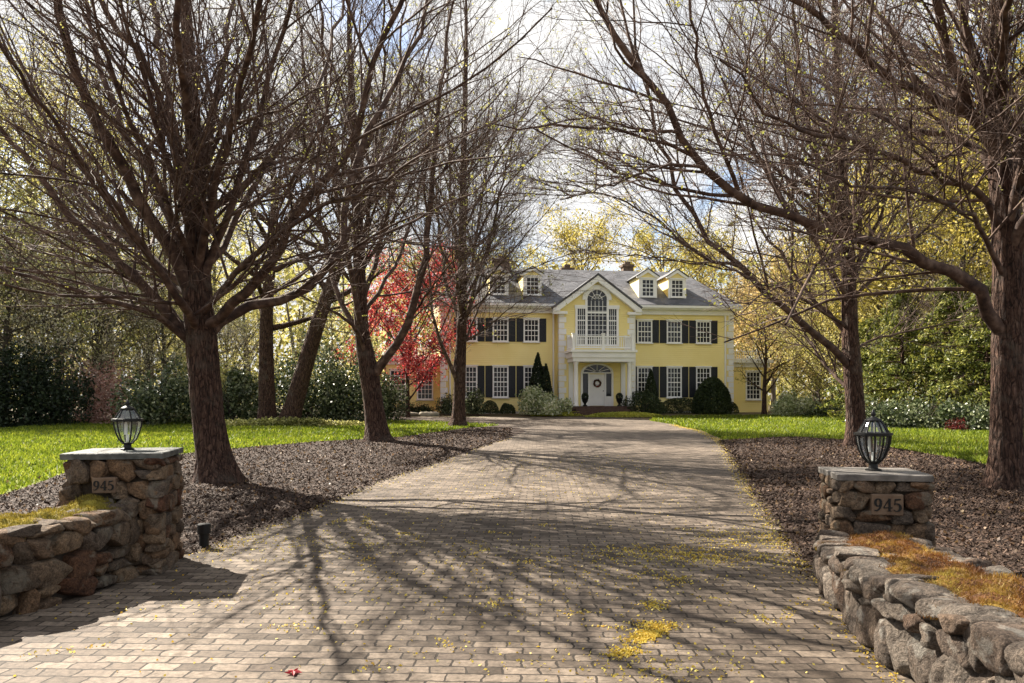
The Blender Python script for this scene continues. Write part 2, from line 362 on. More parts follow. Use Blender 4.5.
def bare_tree(name, base, trunk, spec, Y0, seed, label, per=(16,9,6), auto=(8,(3,9)), autoL=(4,7), twr=.0024, buds=3000, bud_size=.05, budmat=None, scale=1.0, group=None, azs=None, flare=1.55):
    rng = RS(seed)
    root = empty(name, tuple(base), 0, label, 'tree', group)
    b = np.array(base, float)
    tp = resample([np.array(p[:3], float) for p in trunk], 60)
    cu_ = np.r_[0, np.cumsum(np.linalg.norm(np.diff(np.array([p[:3] for p in trunk], float), axis=0), axis=1))]; tr = np.interp(np.linspace(0,1,60), cu_/cu_[-1], [p[3] for p in trunk])
    z = tp[:, 2]-tp[0, 2]; tr = tr*(1+(flare-1)*np.exp(-np.maximum(z,0)/.22))
    tp[0, 2] -= .1
    V, Fc = tubes(tp[None], tr[None], 32)
    ang = np.arctan2(V[:, 1]-np.repeat(tp[:, 1], 32), V[:, 0]-np.repeat(tp[:, 0], 32)); zz = V[:, 2]-b[2]
    k = 1+.05*np.sin(ang*3+seed+zz*.5)+.22*np.maximum(0,np.sin(ang*5+seed*2+.5*np.sin(ang*2)))*np.exp(-np.maximum(zz,0)/.22)+.02*rng.normal(size=len(V))+.03*np.sin(ang*9+zz*3)
    c = np.repeat(tp, 32, axis=0); V = c+(V-c)*k[:, None]
    raw('trunk', V-b, Fc, bark, root, smooth=True)
    PL, RL = limbs_from(spec, Y0, rng) if spec else (np.zeros((0,20,3)), np.zeros((0,20)))
    if auto[0]:
        PA, RA = auto_limbs(b, auto[1], auto[0], rng, autoL, azs=azs)
        # start on the trunk's axis
        for q in PA:
            zt = q[0, 2]; cx = np.interp(zt, tp[:, 2], tp[:, 0]); cy = np.interp(zt, tp[:, 2], tp[:, 1])
            q[:, 0] += cx-q[0, 0]; q[:, 1] += cy-q[0, 1]
        PL = np.concatenate([PL, PA]) if len(PL) else PA; RL = np.concatenate([RL, RA]) if len(RL) else RA
    V, Fc = tubes(PL, RL, 8); raw('limbs', V-b, Fc, bark_limb, root, smooth=True)
    # leader of the trunk also carries branches
    lead = resample(tp[28:], 20)[None]; lr = np.interp(np.linspace(0,1,20), np.linspace(0,1,32), tr[28:])[None]
    PP = np.concatenate([PL, lead]); RR = np.concatenate([RL, lr])
    P1, R1 = grow(PP, RR, per[0], .52, 3.8*scale, .78, 8, rng, .08, .16, .5, .035, .008)
    P2, R2 = grow(P1, R1, per[1], .52, 1.7*scale, .72, 6, rng, .10, .12, .6, .09, twr*1.5)
    P3, R3 = grow(P2, R2, per[2], .55, .8*scale, .68, 4, rng, .12, .10, .7, .10, twr, .5)
    V, Fc = tubes(P1, R1, 5); raw('branches', V-b, Fc, bark_limb, root, smooth=True)
    Va, Fa = tubes(P2, R2, 3); Vb, Fb = tubes(P3, R3, 3)
    raw('twigs', np.vstack([Va, Vb])-b, np.vstack([Fa, Fb+len(Va)]), bark_twig, root)
    if buds:
        tips = P3[:, 2:].reshape(-1, 3); cl = rng.randint(0, len(tips), buds//3)
        pts = np.repeat(tips[cl], 3, axis=0)+rng.normal(size=(len(cl)*3,3))*.035
        V, Fc, t = leaf_quads(pts, bud_size, rng); raw('buds', V-b, Fc, budmat or bud_green, root, t)
    return root

# ------------------------------------------------------------------ leafy things
def leafy_tree(name, loc, h, w, seed, leaf, label, cat='tree', group=None, nleaf=9000, lsize=.16, trunk_r=.2, crown0=.25, nl=14, spread=.6, barkm=None, open_=.5, lean=0, forks=1):
    rng = RS(seed); root = empty(name, loc, 0, label, cat, group)
    top = np.array([lean*h, 0, h*.92])
    tp = resample([np.array([0,0,-.1]), np.array([lean*h*.3, 0, h*.3])+rng.normal(size=3)*.02*h*.3, np.array([lean*h*.6+.02*h, 0, h*.6]), top], 16)
    tr = np.linspace(trunk_r, trunk_r*.15, 16); tr[0] *= 1.3
    V, Fc = tubes(tp[None], tr[None], 9); raw('trunk', V, Fc, barkm or bark_grey, root, smooth=True)
    P = []; R = []
    for i in range(nl):
        t = crown0+(1-crown0)*(i+.3)/nl*.92; k = t*15; j = int(k); p0 = tp[j]+(tp[min(j+1,15)]-tp[j])*(k-j)
        az = i*2.4+rng.normal()*.4; prof = math.sin(min(1,(t-crown0)/(1-crown0)+.28)*PI*.86)**.7
        ln = w*(.55+.5*rng.rand())*prof*.62+.1*w; e = rng.uniform(.15, .8)+t*.35
        d = np.array([math.cos(az)*math.cos(e), math.sin(az)*math.cos(e), math.sin(e)])
        s = np.linspace(0, 1, 8)[:, None]; q = p0+d*ln*s+np.array([0,0,.12*ln])*s*s+np.cumsum(rng.normal(size=(8,3))*.02*ln, axis=0)*s
        P.append(q); R.append(np.linspace(trunk_r*.42*(1.1-t*.6), .015, 8))
    P = np.array(P); R = np.array(R)
    P1, R1 = grow(P, R, 8, .55, w*.3, .8, 5, rng, .2, .2, .5, .06, .012)
    P2, R2 = grow(P1, R1, 5, .6, w*.16, .8, 4, rng, .2, .1, .6, .06, .007)
    Va, Fa = tubes(P, R, 5); Vb, Fb = tubes(P1, R1, 4); Vc, Fcc = tubes(P2, R2, 3)
    raw('branches', np.vstack([Va, Vb, Vc]), np.vstack([Fa, Fb+len(Va), Fcc+len(Va)+len(Vb)]), barkm or bark_grey, root)
    tips = np.concatenate([P2[:, 1:].reshape(-1, 3), P1[:, 3:].reshape(-1, 3)])
    keep = tips[rng.rand(len(tips)) < open_+.3]; c = keep[rng.randint(0, len(keep), nleaf)]
    pts = c+rng.normal(size=(nleaf,3))*w*.028
    V, Fc, t = leaf_quads(pts, lsize, rng); raw('crown', V, Fc, leaf, root, t)
    return root
def copy_tree(o, loc, rz=0, sc=1.0, label=None, parent=None):
    c = o.copy(); C.objects.link(c); c.parent = parent
    for ch in [x for x in bpy.data.objects if x.parent == o]:
        copy_child(ch, c)
    c.location = loc; c.rotation_euler = (0,0,rz); c.scale = (sc,sc,sc) if not hasattr(sc, '__len__') else sc
    if label: c['label'] = label
    return c
def copy_child(ch, parent):
    d = ch.copy(); C.objects.link(d); d.parent = parent
    for e in [x for x in bpy.data.objects if x.parent == ch]: copy_child(e, d)
def shrub(name, loc, w, h, seed, leaf, label, cat='shrub', group=None, nleaf=3000, lsize=.1, cone=0, dep=None, lump=.25, bloom=None, nbloom=0, inner=.35):
    """loose leaf volume on stems: dome, or cone when cone=1"""
    rng = RS(seed); root = empty(name, loc, 0, label, cat, group); dep = dep or w
    n = nleaf
    d = rng.normal(size=(n,3)); d[:, 2] = np.abs(d[:, 2]); d /= np.linalg.norm(d, axis=1, keepdims=True)
    ph = rng.uniform(0, 6.28, (6,)); k = rng.normal(size=(6,3))*3.2
    lum = sum(np.sin(d@k[i]+ph[i]) for i in range(6))/6
    r = (1+lump*lum)*(1-inner*rng.rand(n)**2.2)
    if cone:
        zz = rng.rand(n)**1.15; a = rng.uniform(0, 2*PI, n)
        lum = sum(np.sin(a*(i+1)+ph[i]+zz*6*i) for i in range(3))/3
        rr = (1-zz)**.75*(1+lump*lum)*(1-inner*rng.rand(n)**2.2)
        P = np.stack([np.cos(a)*rr*w/2, np.sin(a)*rr*dep/2, zz*h], axis=1)
    elif lump >= .2:
        nl_ = 15; lc = rng.normal(size=(nl_,3)); lc[:, 2] = np.abs(lc[:, 2])*1.1; lc /= np.linalg.norm(lc, axis=1, keepdims=True); lc *= rng.uniform(.35,.85,(nl_,1)); lr_ = rng.uniform(.24,.46,nl_)
        w_ = rng.randint(0, nl_, n); dd = rng.normal(size=(n,3)); dd /= np.linalg.norm(dd, axis=1, keepdims=True)
        P = (lc[w_]+dd*(lr_[w_]*(1-.5*rng.rand(n)**2)*(1+.12*rng.normal(size=n)))[:, None])*np.array([w/2, dep/2, h])
    else: P = d*r[:, None]*np.array([w/2, dep/2, h])
    P[:, 2] = np.maximum(P[:, 2], .03)
    V, Fc, t = leaf_quads(P, lsize, rng, up=.3)
    raw('foliage', V, Fc, leaf, root, t)
    st = []
    for i in range(9):
        a = rng.uniform(0, 2*PI); q = rng.uniform(.2, .6)
        tipx = np.array([math.cos(a)*w/2*q*(0.3 if cone else 1), math.sin(a)*dep/2*q*(0.3 if cone else 1), h*rng.uniform(.55,.8)])
        st.append(resample([np.zeros(3), tipx*np.array([.35,.35,.45]), tipx], 6))
    V, Fc = tubes(np.array(st), np.tile(np.linspace(.03,.008,6), (9,1))*min(1, h), 5); raw('stems', V, Fc, bark_grey, root)
    if bloom:
        i = rng.randint(0, n, nbloom); c = P[i]*1.04
        pts = np.repeat(c, 4, axis=0)+rng.normal(size=(nbloom*4,3))*.05
        V, Fc, t = leaf_quads(pts, .1, rng); raw('blossom', V, Fc, bloom, root, t)
    return root
def conifer(name, loc, h, w, seed, leaf, label, group=None, nb=46, droop=.12, nleaf=14000, lsize=.2, bare=.08):
    rng = RS(seed); root = empty(name, loc, 0, label, 'tree', group)
    tp = np.array([[[0,0,-.1],[.02*h,0,h*.5],[0,.01*h,h]]]); V, Fc = tubes(tp, np.array([[.02*h,.013*h,.01]]), 8); raw('trunk', V, Fc, bark, root, smooth=True)
    P = []; R = []
    for i in range(nb):
        t = bare+(1-bare)*((i+.5)/nb)**.9; az = i*2.39+rng.normal()*.3; ln = w/2*(1-t)**.8*rng.uniform(.75,1.15)+.15
        s = np.linspace(0,1,6)[:, None]; d = np.array([math.cos(az), math.sin(az), .12])
        P.append(np.array([0,0,t*h])+d*ln*s-np.array([0,0,droop*ln*2])*s*s); R.append(np.linspace(.035,.008,6))
    P = np.array(P); R = np.array(R); V, Fc = tubes(P, R, 4)
    P1, R1 = grow(P, R, 7, .45, 1.4, .9, 4, rng, .15, -.15, .5, .04, .006)
    Vb, Fb = tubes(P1, R1, 3); raw('branches', np.vstack([V, Vb]), np.vstack([Fc, Fb+len(V)]), bark, root)
    tips = P1[:, 1:].reshape(-1,3); c = tips[rng.randint(0, len(tips), nleaf)]+rng.normal(size=(nleaf,3))*np.array([.13,.13,.06])
    V, Fc, t = leaf_quads(c, lsize, rng, aspect=.35); raw('crown', V, Fc, leaf, root, t)
    return root

# ------------------------------------------------------------------ ground sheets
import bmesh
def inpoly(P, poly):
    x, y = P[:, 0], P[:, 1]; ins = np.zeros(len(P), bool); n = len(poly)
    for i in range(n):
        x1, y1 = poly[i]; x2, y2 = poly[(i+1) % n]
        c = ((y1 > y) != (y2 > y)) & (x < (x2-x1)*(y-y1)/(y2-y1+1e-12)+x1); ins ^= c
    return ins
def edgedist(P, poly):
    d = np.full(len(P), 1e9); n = len(poly)
    for i in range(n):
        a = np.array(poly[i]); b = np.array(poly[(i+1) % n]); ab = b-a; t = np.clip(((P-a)@ab)/(ab@ab+1e-12), 0, 1)
        d = np.minimum(d, np.linalg.norm(P-(a+t[:, None]*ab), axis=1))
    return d
def smooth_poly(P, n=6):
    P = np.array(P, float); out = []; m = len(P)
    for i in range(m):
        p0, p1, p2, p3 = P[i-1], P[i], P[(i+1) % m], P[(i+2) % m]
        for t in np.linspace(0, 1, n, endpoint=False):
            out.append(.5*((2*p1)+(p2-p0)*t+(2*p0-5*p1+4*p2-p3)*t*t+(3*p1-p0-3*p2+p3)*t**3))
    return out
def mound(P, poly, rise):
    return rise*np.clip(edgedist(P, poly)/1.0, 0, 1)*(.8+.35*np.sin(P[:, 0]*1.7)*np.cos(P[:, 1]*1.3))
def sheet(name, poly, off, mat, rise=0, fine=None):
    bm = bmesh.new(); vs = [bm.verts.new((float(p[0]), float(p[1]), 0)) for p in poly]; bm.faces.new(vs)
    bmesh.ops.triangulate(bm, faces=bm.faces[:])
    ys = sorted(set([round(y,3) for y in GY if 0 < y < 100]+([] if not rise else list(np.arange(0, 60, .5)))))
    for y in ys: bmesh.ops.bisect_plane(bm, geom=bm.verts[:]+bm.edges[:]+bm.faces[:], plane_co=(0,y+.0001,0), plane_no=(0,1,0))
    if rise:
        xs = [p[0] for p in poly]
        for x in np.arange(max(-20, math.floor(min(xs))), min(20, max(xs)), .5): bmesh.ops.bisect_plane(bm, geom=bm.verts[:]+bm.edges[:]+bm.faces[:], plane_co=(x+.0003,0,0), plane_no=(1,0,0))
    P = np.array([v.co[:2] for v in bm.verts]); z = g(P[:, 1])+off
    if rise: z = z+mound(P, poly, rise)
    for v, zz in zip(bm.verts, z): v.co.z = float(zz)
    bmesh.ops.recalc_face_normals(bm, faces=bm.faces)
    if sum(f.normal.z for f in bm.faces) < 0: bmesh.ops.reverse_faces(bm, faces=bm.faces[:])
    me = bpy.data.meshes.new(name); bm.to_mesh(me); bm.free(); me.materials.append(mat)
    o = bpy.data.objects.new(name, me); C.objects.link(o); o['kind'] = 'structure'; return o
# base terrain
ys = [-300.]+[y for y in GY if -300 < y < 900]+[900.]; xs = [-900., -60, 0, 60, 900.]
V = [(x, y, float(g(y))) for y in ys for x in xs]; nx = len(xs)
Fc = np.array([(j*nx+i, j*nx+i+1, (j+1)*nx+i+1, (j+1)*nx+i) for j in range(len(ys)-1) for i in range(nx-1)])
raw('ground', V, Fc, wood_floor)['kind'] = 'structure'
R_edge = [(2.75,6.9), gp(808,562), gp(790,538), gp(768,505), gp(750,478), gp(735,456), gp(724,441), gp(702,431), gp(676,425), gp(650,421)]
L_edge = [gp(500,425.5), gp(519,428), gp(526,432), gp(505,439), gp(430,464), gp(370,484), gp(330,501), gp(270,524), gp(210,546), (-3.3,8.3)]
far = [gp(640,418), (5,45.3), (-4,45.6), gp(380,417), (-16,45), (-16,42.5), gp(330,421.5), gp(420,421.8)]
near = [(-3.6,7), (-3.55,6.2), (-3.9,5.5), (-5,4.9), (-12,4.4), (-12,-8), (12,-8), (12,.5), (4,1.4), (2.5,2.4), (2.2,4), (2.35,5.2)]
drive_poly = near+R_edge+far+L_edge
sheet('driveway', drive_poly, .012, paver_m)
lawnL = [(-60,11), (-14,12.5), gp(0,497), gp(75,470), gp(180,455), gp(260,447), gp(400,438), gp(470,428), gp(500,425.5), gp(420,421.8), gp(330,421.5), (-16,42.5), (-22,40), gp(0,430), (-60,33)]
lawnR = [gp(650,421), gp(676,425), gp(702,431), gp(724,440), gp(790,438.5), gp(850,441), gp(900,450), gp(960,460), gp(1030,476), (30,14), (60,14), (60,40), (26,41), (16,47), gp(690,416), gp(655,417)]
sheet('lawn', lawnL, .006, lawn_m); sheet('lawn', lawnR, .006, lawn_m)
mulchL = L_edge[1:]+[(-3.9,8.3), (-5,6.5), (-6.5,5.6), (-14,5.2), (-60,5.2), (-60,11), (-14,12.5), gp(0,497), gp(75,470), gp(180,455), gp(260,447), gp(400,438), gp(470,428), gp(500,425.5)]
mulchR = [(2.75,6.9)]+R_edge[1:7]+[gp(790,438.5), gp(850,441), gp(900,450), gp(960,460), gp(1030,476), (30,14), (60,14), (60,3), (5.5,3.2), (3.4,3.2), (3.3,5)]
sheet('mulch_bed', mulchL, .016, soil_m, .07); sheet('mulch_bed', mulchR, .016, soil_m, .10)

def scatter(poly, n, box, rng, dens=None):
    P = np.stack([rng.uniform(box[0], box[1], n), rng.uniform(box[2], box[3], n)], axis=1)
    # sample denser near the camera
    keep = inpoly(P, poly)
    if dens is not None: keep &= rng.rand(n) < dens(P)
    return P[keep]
rng = RS(3)
cv = []; cf = []; ct = []; nb = 0
for poly, rise, box in ((mulchL, .07, (-17,0,5.5,34)), (mulchR, .10, (2.6,20,5,30))):
    P = scatter(poly, 480000, box, rng, lambda p: np.clip((11/p[:, 1])**1.3, 0, 1))
    z = g(P[:, 1])+.022+mound(P, poly, rise)
    ed = L_edge[3:] if poly is mulchL else R_edge[:7]; sp2 = []
    for i in range(len(ed)-1):
        a = np.array(ed[i]); b = np.array(ed[i+1]); k_ = int(260*np.linalg.norm(b-a)); t = rng.rand(k_)[:, None]; sp2.append(a+(b-a)*t+rng.normal(size=(k_,2))*.09)
    sp2 = np.vstack(sp2); P = np.vstack([P, sp2]); z = np.r_[z, g(sp2[:, 1])+.018]; n = len(P)
    a = rng.uniform(0, 2*PI, n); L = rng.uniform(.006,.022,n)*(1+P[:, 1]/26); w = rng.uniform(.003,.007,n)*(1+P[:, 1]/26)
    d = np.stack([np.cos(a), np.sin(a), rng.normal(size=n)*.45], axis=1)*L[:, None]; e = np.stack([-np.sin(a), np.cos(a), rng.normal(size=n)*.45], axis=1)*w[:, None]
    c = np.column_stack([P, z+rng.uniform(0,.012,n)])
    cv.append(np.stack([c-d-e, c+d-e, c+d+e, c-d+e], axis=1).reshape(-1,3)); cf.append(np.arange(n*4).reshape(n,4)+nb); ct.append(np.repeat(rng.rand(n)**1.9, 4)); nb += n*4
tag(raw('bark_mulch', np.vstack(cv), np.vstack(cf), chip_m, None, np.concatenate(ct)), 'dark brown bark chips strewn over the planting beds beside the drive', 'mulch', kind='stuff')
lv = []
for poly, rise, box, n_ in ((mulchL, .07, (-14,0,6,34), 2600), (mulchR, .10, (2.6,18,5,28), 2600), (lawnL, 0, (-24,0,12,42), 900), (lawnR, 0, (3,26,13,46), 900)):
    P = scatter(poly, n_*2, box, rng, lambda p: np.clip((14/p[:, 1])**.8, 0, 1)); lv.append(np.column_stack([P, g(P[:, 1])+.035+(mound(P, poly, rise) if rise else .02)]))
lv = np.vstack(lv); V, Fc, t = leaf_quads(lv, .05*(1+lv[:, 1]/60), rng, up=1.5, aspect=.7)
tag(raw('leaf_litter', V, Fc, leafmat('dry_leaf', [(.07,.035,.018),(.16,.09,.045),(.30,.20,.10)], .1), None, t), 'dry brown leaves scattered thinly over mulch and lawn', 'leaves', kind='stuff')
# grass blades
cv = []; cf = []; ct = []; nb = 0
for poly, box in ((lawnL, (-30,0,12,43)), (lawnR, (2,32,13,47))):
    P = scatter(poly, 240000, box, rng, lambda p: np.clip((20/p[:, 1])**1.2, 0, 1)); n = len(P)
    h = rng.uniform(.03,.075,n)*(1+P[:, 1]/40); a = rng.uniform(0, 2*PI, n); w = .010*(1+P[:, 1]/12)
    c = np.column_stack([P, g(P[:, 1])+.004]); e = np.stack([np.cos(a), np.sin(a), 0*a], axis=1)*w[:, None]; t = np.stack([rng.normal(size=n)*.5, rng.normal(size=n)*.5, np.ones(n)], axis=1)*h[:, None]
    cv.append(np.stack([c-e, c+e, c+t], axis=1).reshape(-1,3)); cf.append(np.arange(n*3).reshape(n,3)+nb); ct.append(np.repeat(rng.rand(n), 3)); nb += n*3
tag(raw('grass', np.vstack(cv), np.vstack(cf), grass_m, None, np.concatenate(ct)), 'short bright green grass of the lawns on both sides of the drive', 'grass', kind='stuff')
# fallen yellow blossom flecks on the pavers
def fl_patch(px, py, sx, sy, n, ang=0, world=None):
    c = np.array(gp(px, py) if world is None else world); q = rng.normal(size=(n,2))*np.array([sx, sy]); ca, sa = math.cos(ang), math.sin(ang)
    return c+np.stack([q[:, 0]*ca-q[:, 1]*sa, q[:, 0]*sa+q[:, 1]*ca], axis=1)
fp = [fl_patch(648,637,.13,.045,900,.9), fl_patch(625,655,.07,.05,260,.7), fl_patch(655,607,.06,.08,160), fl_patch(655,627,.09,.05,200),
      fl_patch(700,560,.5,.22,700), fl_patch(660,552,.4,.2,350), fl_patch(745,540,.35,.35,450), fl_patch(560,560,.9,.5,160), fl_patch(520,600,.7,.6,200), fl_patch(600,580,.8,.5,200),
      fl_patch(290,545,.6,.5,260), fl_patch(240,600,.5,.3,120), fl_patch(660,675,.3,.15,160), fl_patch(560,480,1.6,2,260), fl_patch(420,560,1.3,.8,200), fl_patch(600,660,.8,.2,160)]
for i in range(1, 9):
    a = np.array(R_edge[i]); b = np.array(R_edge[i-1]); n = int(330*min(1.5, np.linalg.norm(a-b)/2)); t = rng.rand(n)[:, None]
    fp.append(a+(b-a)*t+rng.normal(size=(n,2))*np.array([.12,.1])-np.array([.12,0]))
for i in range(3, 9):
    a = np.array(L_edge[i]); b = np.array(L_edge[i+1]); n = 120; t = rng.rand(n)[:, None]
    fp.append(a+(b-a)*t+rng.normal(size=(n,2))*.13+np.array([.1,0]))
ra = np.array([(2.1,3.6),(2.2,4.6),(2.35,5.3),(2.55,6.3)])
for i in range(3):
    t = rng.rand(90)[:, None]; fp.append(ra[i]+(ra[i+1]-ra[i])*t+rng.normal(size=(90,2))*.05-np.array([.05,0]))
fp.append(np.stack([rng.uniform(-3.4,3,1500), rng.uniform(4.2,20,1500)], axis=1))
for i in range(34):
    cx_, cy_ = rng.uniform(-3,2.4), rng.uniform(4.6,11); k_ = rng.randint(8,45); a_ = rng.uniform(0,PI); q = rng.normal(size=(k_,2))*np.array([rng.uniform(.05,.22), rng.uniform(.02,.06)])
    fp.append(np.array([cx_,cy_])+np.stack([q[:,0]*math.cos(a_)-q[:,1]*math.sin(a_), q[:,0]*math.sin(a_)+q[:,1]*math.cos(a_)], axis=1))
P = np.vstack(fp); P = P[inpoly(P, drive_poly)]; c = np.column_stack([P, g(P[:, 1])+.018])
V, Fc, t = leaf_quads(c, .019*(1+P[:, 1]/30), rng, aspect=.7); V[:, 2] = np.maximum(V[:, 2], np.repeat(g(P[:, 1])+.014, 4))
tag(raw('fallen_blossom', V, Fc, fleck_m, None, t), 'yellow blossom flecks scattered and heaped over the brick drive', 'blossom', kind='stuff')

# ------------------------------------------------------------------ stone masonry
def stone(mb, c, sz, rz, rng, k=5.0, rough=.10, n=11, tilt=0.0, t=None):
    L = np.linspace(-1, 1, n); A, B = np.meshgrid(L, L); A = A.ravel(); B = B.ravel(); o = np.ones_like(A)
    V = []; Fc = []; bs = 0
    for s, ax in ((1,0),(-1,0),(1,1),(-1,1),(1,2),(-1,2)):
        p = np.zeros((n*n,3)); p[:, ax] = s; p[:, (ax+1)%3] = A; p[:, (ax+2)%3] = B*s; V.append(p)
        for i in range(n-1):
            for j in range(n-1): q = bs+i*n+j; Fc.append((q, q+1, q+n+1, q+n))
        bs += n*n
    V = np.vstack(V)
    nrm = (np.abs(V)**k).sum(1)**(1/k); V = V/nrm[:, None]
    D = np.zeros(len(V))
    for f in (1.6, 3.3, 6., 11.):
        kk = rng.normal(size=(3,3))*f; D += sum(np.sin(V@kk[i]+rng.uniform(0,6)) for i in range(3))/f/2.0
    V = V*(1+.55*rough*D[:, None])
    for _ in range(9):
        nn = rng.normal(size=3)*np.array([1,.7,1]); nn /= np.linalg.norm(nn); dd = rng.uniform(.78, 1.08); q = V@nn-dd; V = V-np.maximum(q, 0)[:, None]*nn*.92
    V = V*1.06
    V[:, 0] += rng.normal()*.15*V[:, 2]; V[:, 2] += rng.normal()*.12*V[:, 0]
    V = V*np.array(sz)/2
    if tilt: ct_, st_ = math.cos(tilt), math.sin(tilt); V = np.stack([V[:, 0]*ct_-V[:, 2]*st_, V[:, 1], V[:, 0]*st_+V[:, 2]*ct_], axis=1)
    ca, sa = math.cos(rz), math.sin(rz)
    V = np.stack([V[:, 0]*ca-V[:, 1]*sa, V[:, 0]*sa+V[:, 1]*ca, V[:, 2]], axis=1)+np.array(c)
    mb.add(V, Fc, rng.rand() if t is None else t)
def stone_face(mb, a, b, zfun, rng, dmean=.11, wr=(.10,.32), depth=.16, z0=0, off=.0, hole=None, big=False):
    """stones laid in rough courses on the vertical face from a to b (outside on the right of a->b)"""
    a = np.array(a, float); b = np.array(b, float); L = np.linalg.norm(b-a); d = (b-a)/L; nrm = np.array([d[1], -d[0]]); rz = math.atan2(d[1], d[0])
    z = z0; first = True
    H = max(zfun(0), zfun(L))
    while z < H-.03:
        h = rng.uniform(.7, 1.35)*dmean
        if big and first: h = rng.uniform(.26, .34)
        if z+h > H-.06: h = H-z
        s = -rng.uniform(0, .08)
        while s < L-.02:
            w = rng.uniform(*wr)*(1.0 if not (big and first) else 1.25)
            if s+w > L-.06: w = L-s+.02
            top = zfun(s+w/2)
            if z+h*.5 < top:
                hh = min(h*rng.uniform(.9, 1.12), top-z+.02); cs = s+w/2; cz = z+h/2+rng.normal()*.008
                if not (hole and abs(cs-hole[0]) < hole[2]/2+w*.36 and abs(cz-hole[1]) < hole[3]/2+h*.3):
                    p = a+d*cs-nrm*(depth*.5-.035-rng.uniform(0,.03)-off)
                    if w > .2 and h > .13 and rng.rand() < .3 and not big:
                        for q in (-1, 1): stone(mb, (p[0], p[1], cz+q*hh*.25), (w*1.02, depth, hh*.52), rz, rng)
                    else: stone(mb, (p[0], p[1], cz), (w*1.03, depth*rng.uniform(.95,1.15), hh*1.04), rz, rng, k=rng.uniform(4.5,9), rough=.12 if not big else .20, tilt=rng.normal()*(.06 if not big else .14))
            s += w
        z += h; first = False
# numerals
def ribbon(mb, pts, ws, y0, y1):
    P = np.array(pts, float); T = np.gradient(P, axis=0); T /= np.linalg.norm(T, axis=1, keepdims=True); Nn = np.stack([-T[:, 1], T[:, 0]], axis=1)*np.array(ws)[:, None]/2
    mb.band([tuple(p) for p in P+Nn], [tuple(p) for p in P-Nn], y0, y1)
def numerals(parent, s, cx, cz, y):
    mb = MB(); y0, y1 = y-.006, y+.002
    def T(l, ox): return [(cx+(p[0]+ox)*s, cz+(p[1]-.5)*s) for p in l]
    th = np.linspace(0, 2*PI, 25)
    # 9
    o = -1.02
    ribbon(mb, T([(.30+.21*math.cos(a), .68+.29*math.sin(a)) for a in th], o), [(.07+.12*abs(math.cos(a)))*s for a in th], y0, y1)
    a2 = np.linspace(0, -1.9, 12)
    ribbon(mb, T([(.14+.38*math.cos(a), .66+.62*math.sin(a)) for a in a2], o), np.linspace(.17,.06,12)*s, y0-.001, y1-.001)
    # 4
    o = -.33
    ribbon(mb, T([(.44,1.0),(.24,.66),(.03,.30)], o), [.07*s]*3, y0, y1)
    ribbon(mb, T([(.0,.28),(.35,.28),(.66,.28)], o), [.09*s]*3, y0-.001, y1-.001)
    ribbon(mb, T([(.45,1.0),(.45,.5),(.45,.02)], o), [.16*s]*3, y0-.002, y1-.002)
    ribbon(mb, T([(.30,.02),(.45,.02),(.60,.02)], o), [.05*s]*3, y0-.003, y1-.003)
    # 5
    o = .42
    ribbon(mb, T([(.12,.93),(.3,.93),(.54,.97)], o), [.13*s,.13*s,.1*s], y0, y1)
    ribbon(mb, T([(.13,.98),(.115,.75),(.09,.5)], o), [.06*s]*3, y0-.001, y1-.001)
    a3 = np.linspace(2.35, -2.5, 20)
    ribbon(mb, T([(.24+.27*math.cos(a), .31+.30*math.sin(a)) for a in a3], o), [(.06+.13*max(0, math.cos(a)))*s for a in a3], y0-.002, y1-.002)
    mb.build('numerals', blk, parent)
def pillar(loc, rz, wd, H, seed, label, plaque_x, plaque_z, ps_=1.0):
    rng = RS(seed); root = empty('stone_pillar', loc, rz, label, 'pillar')
    h = wd/2; capt = .055; Hs = H-capt
    core = MB(); core.box(-h+.025, h-.025, -h+.025, h-.025, 0, Hs); core.build('mortar_core', mortar, root)
    mb = MB()
    def zf(s): return Hs
    stone_face(mb, (-h,-h), (h,-h), zf, rng, .13, hole=(plaque_x+h, plaque_z, .12*ps_, .06*ps_))
    stone_face(mb, (h,-h), (h,h), zf, rng, .13); stone_face(mb, (h,h), (-h,h), zf, rng, .15); stone_face(mb, (-h,h), (-h,-h), zf, rng, .13)
    mb.build('stonework', stone_m, root, smooth=True)
    # stone cap with a slightly uneven edge
    m = MB(); e = h+.055; n = 8; ring = []
    cs = [(-e,-e),(e,-e),(e,e),(-e,e)]
    for i in range(4):
        p = np.array(cs[i]); q = np.array(cs[(i+1)%4])
        for k in range(n): ring.append(p+(q-p)*k/n+rng.normal(size=2)*.005)
    nn = len(ring); V = [(p[0]*.99, p[1]*.99, Hs) for p in ring]+[(p[0], p[1], H-.006) for p in ring]+[(p[0]*.985, p[1]*.985, H) for p in ring]
    Fc = [tuple(range(nn-1,-1,-1)), tuple(range(2*nn, 3*nn))]+[(i,(i+1)%nn,(i+1)%nn+nn,i+nn) for i in range(nn)]+[(i+nn,(i+1)%nn+nn,(i+1)%nn+2*nn,i+2*nn) for i in range(nn)]
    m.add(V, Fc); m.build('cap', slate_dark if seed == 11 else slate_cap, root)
    p = MB(); p.box(plaque_x-.125*ps_, plaque_x+.125*ps_, -h-.082, -h+.06, plaque_z-.088*ps_, plaque_z+.088*ps_); po = bevel(p.build('number_plaque', plaq_m, root), .01)
    numerals(po, .105*ps_, plaque_x, plaque_z, -h-.082)
    return root
T10 = math.radians(10)
pillar((-3.68,7.62,0), T10, .75, 1.12, 11, 'left stone gate pillar with slate cap, its house number set beside a low mossy wall in shade', -.055, .835, .80)
pillar((3.34,7.40,0), -T10, .70, .945, 12, 'right stone gate pillar with pale slate cap behind the boulder wall, number plaque at centre', .01, .685, 1.05)

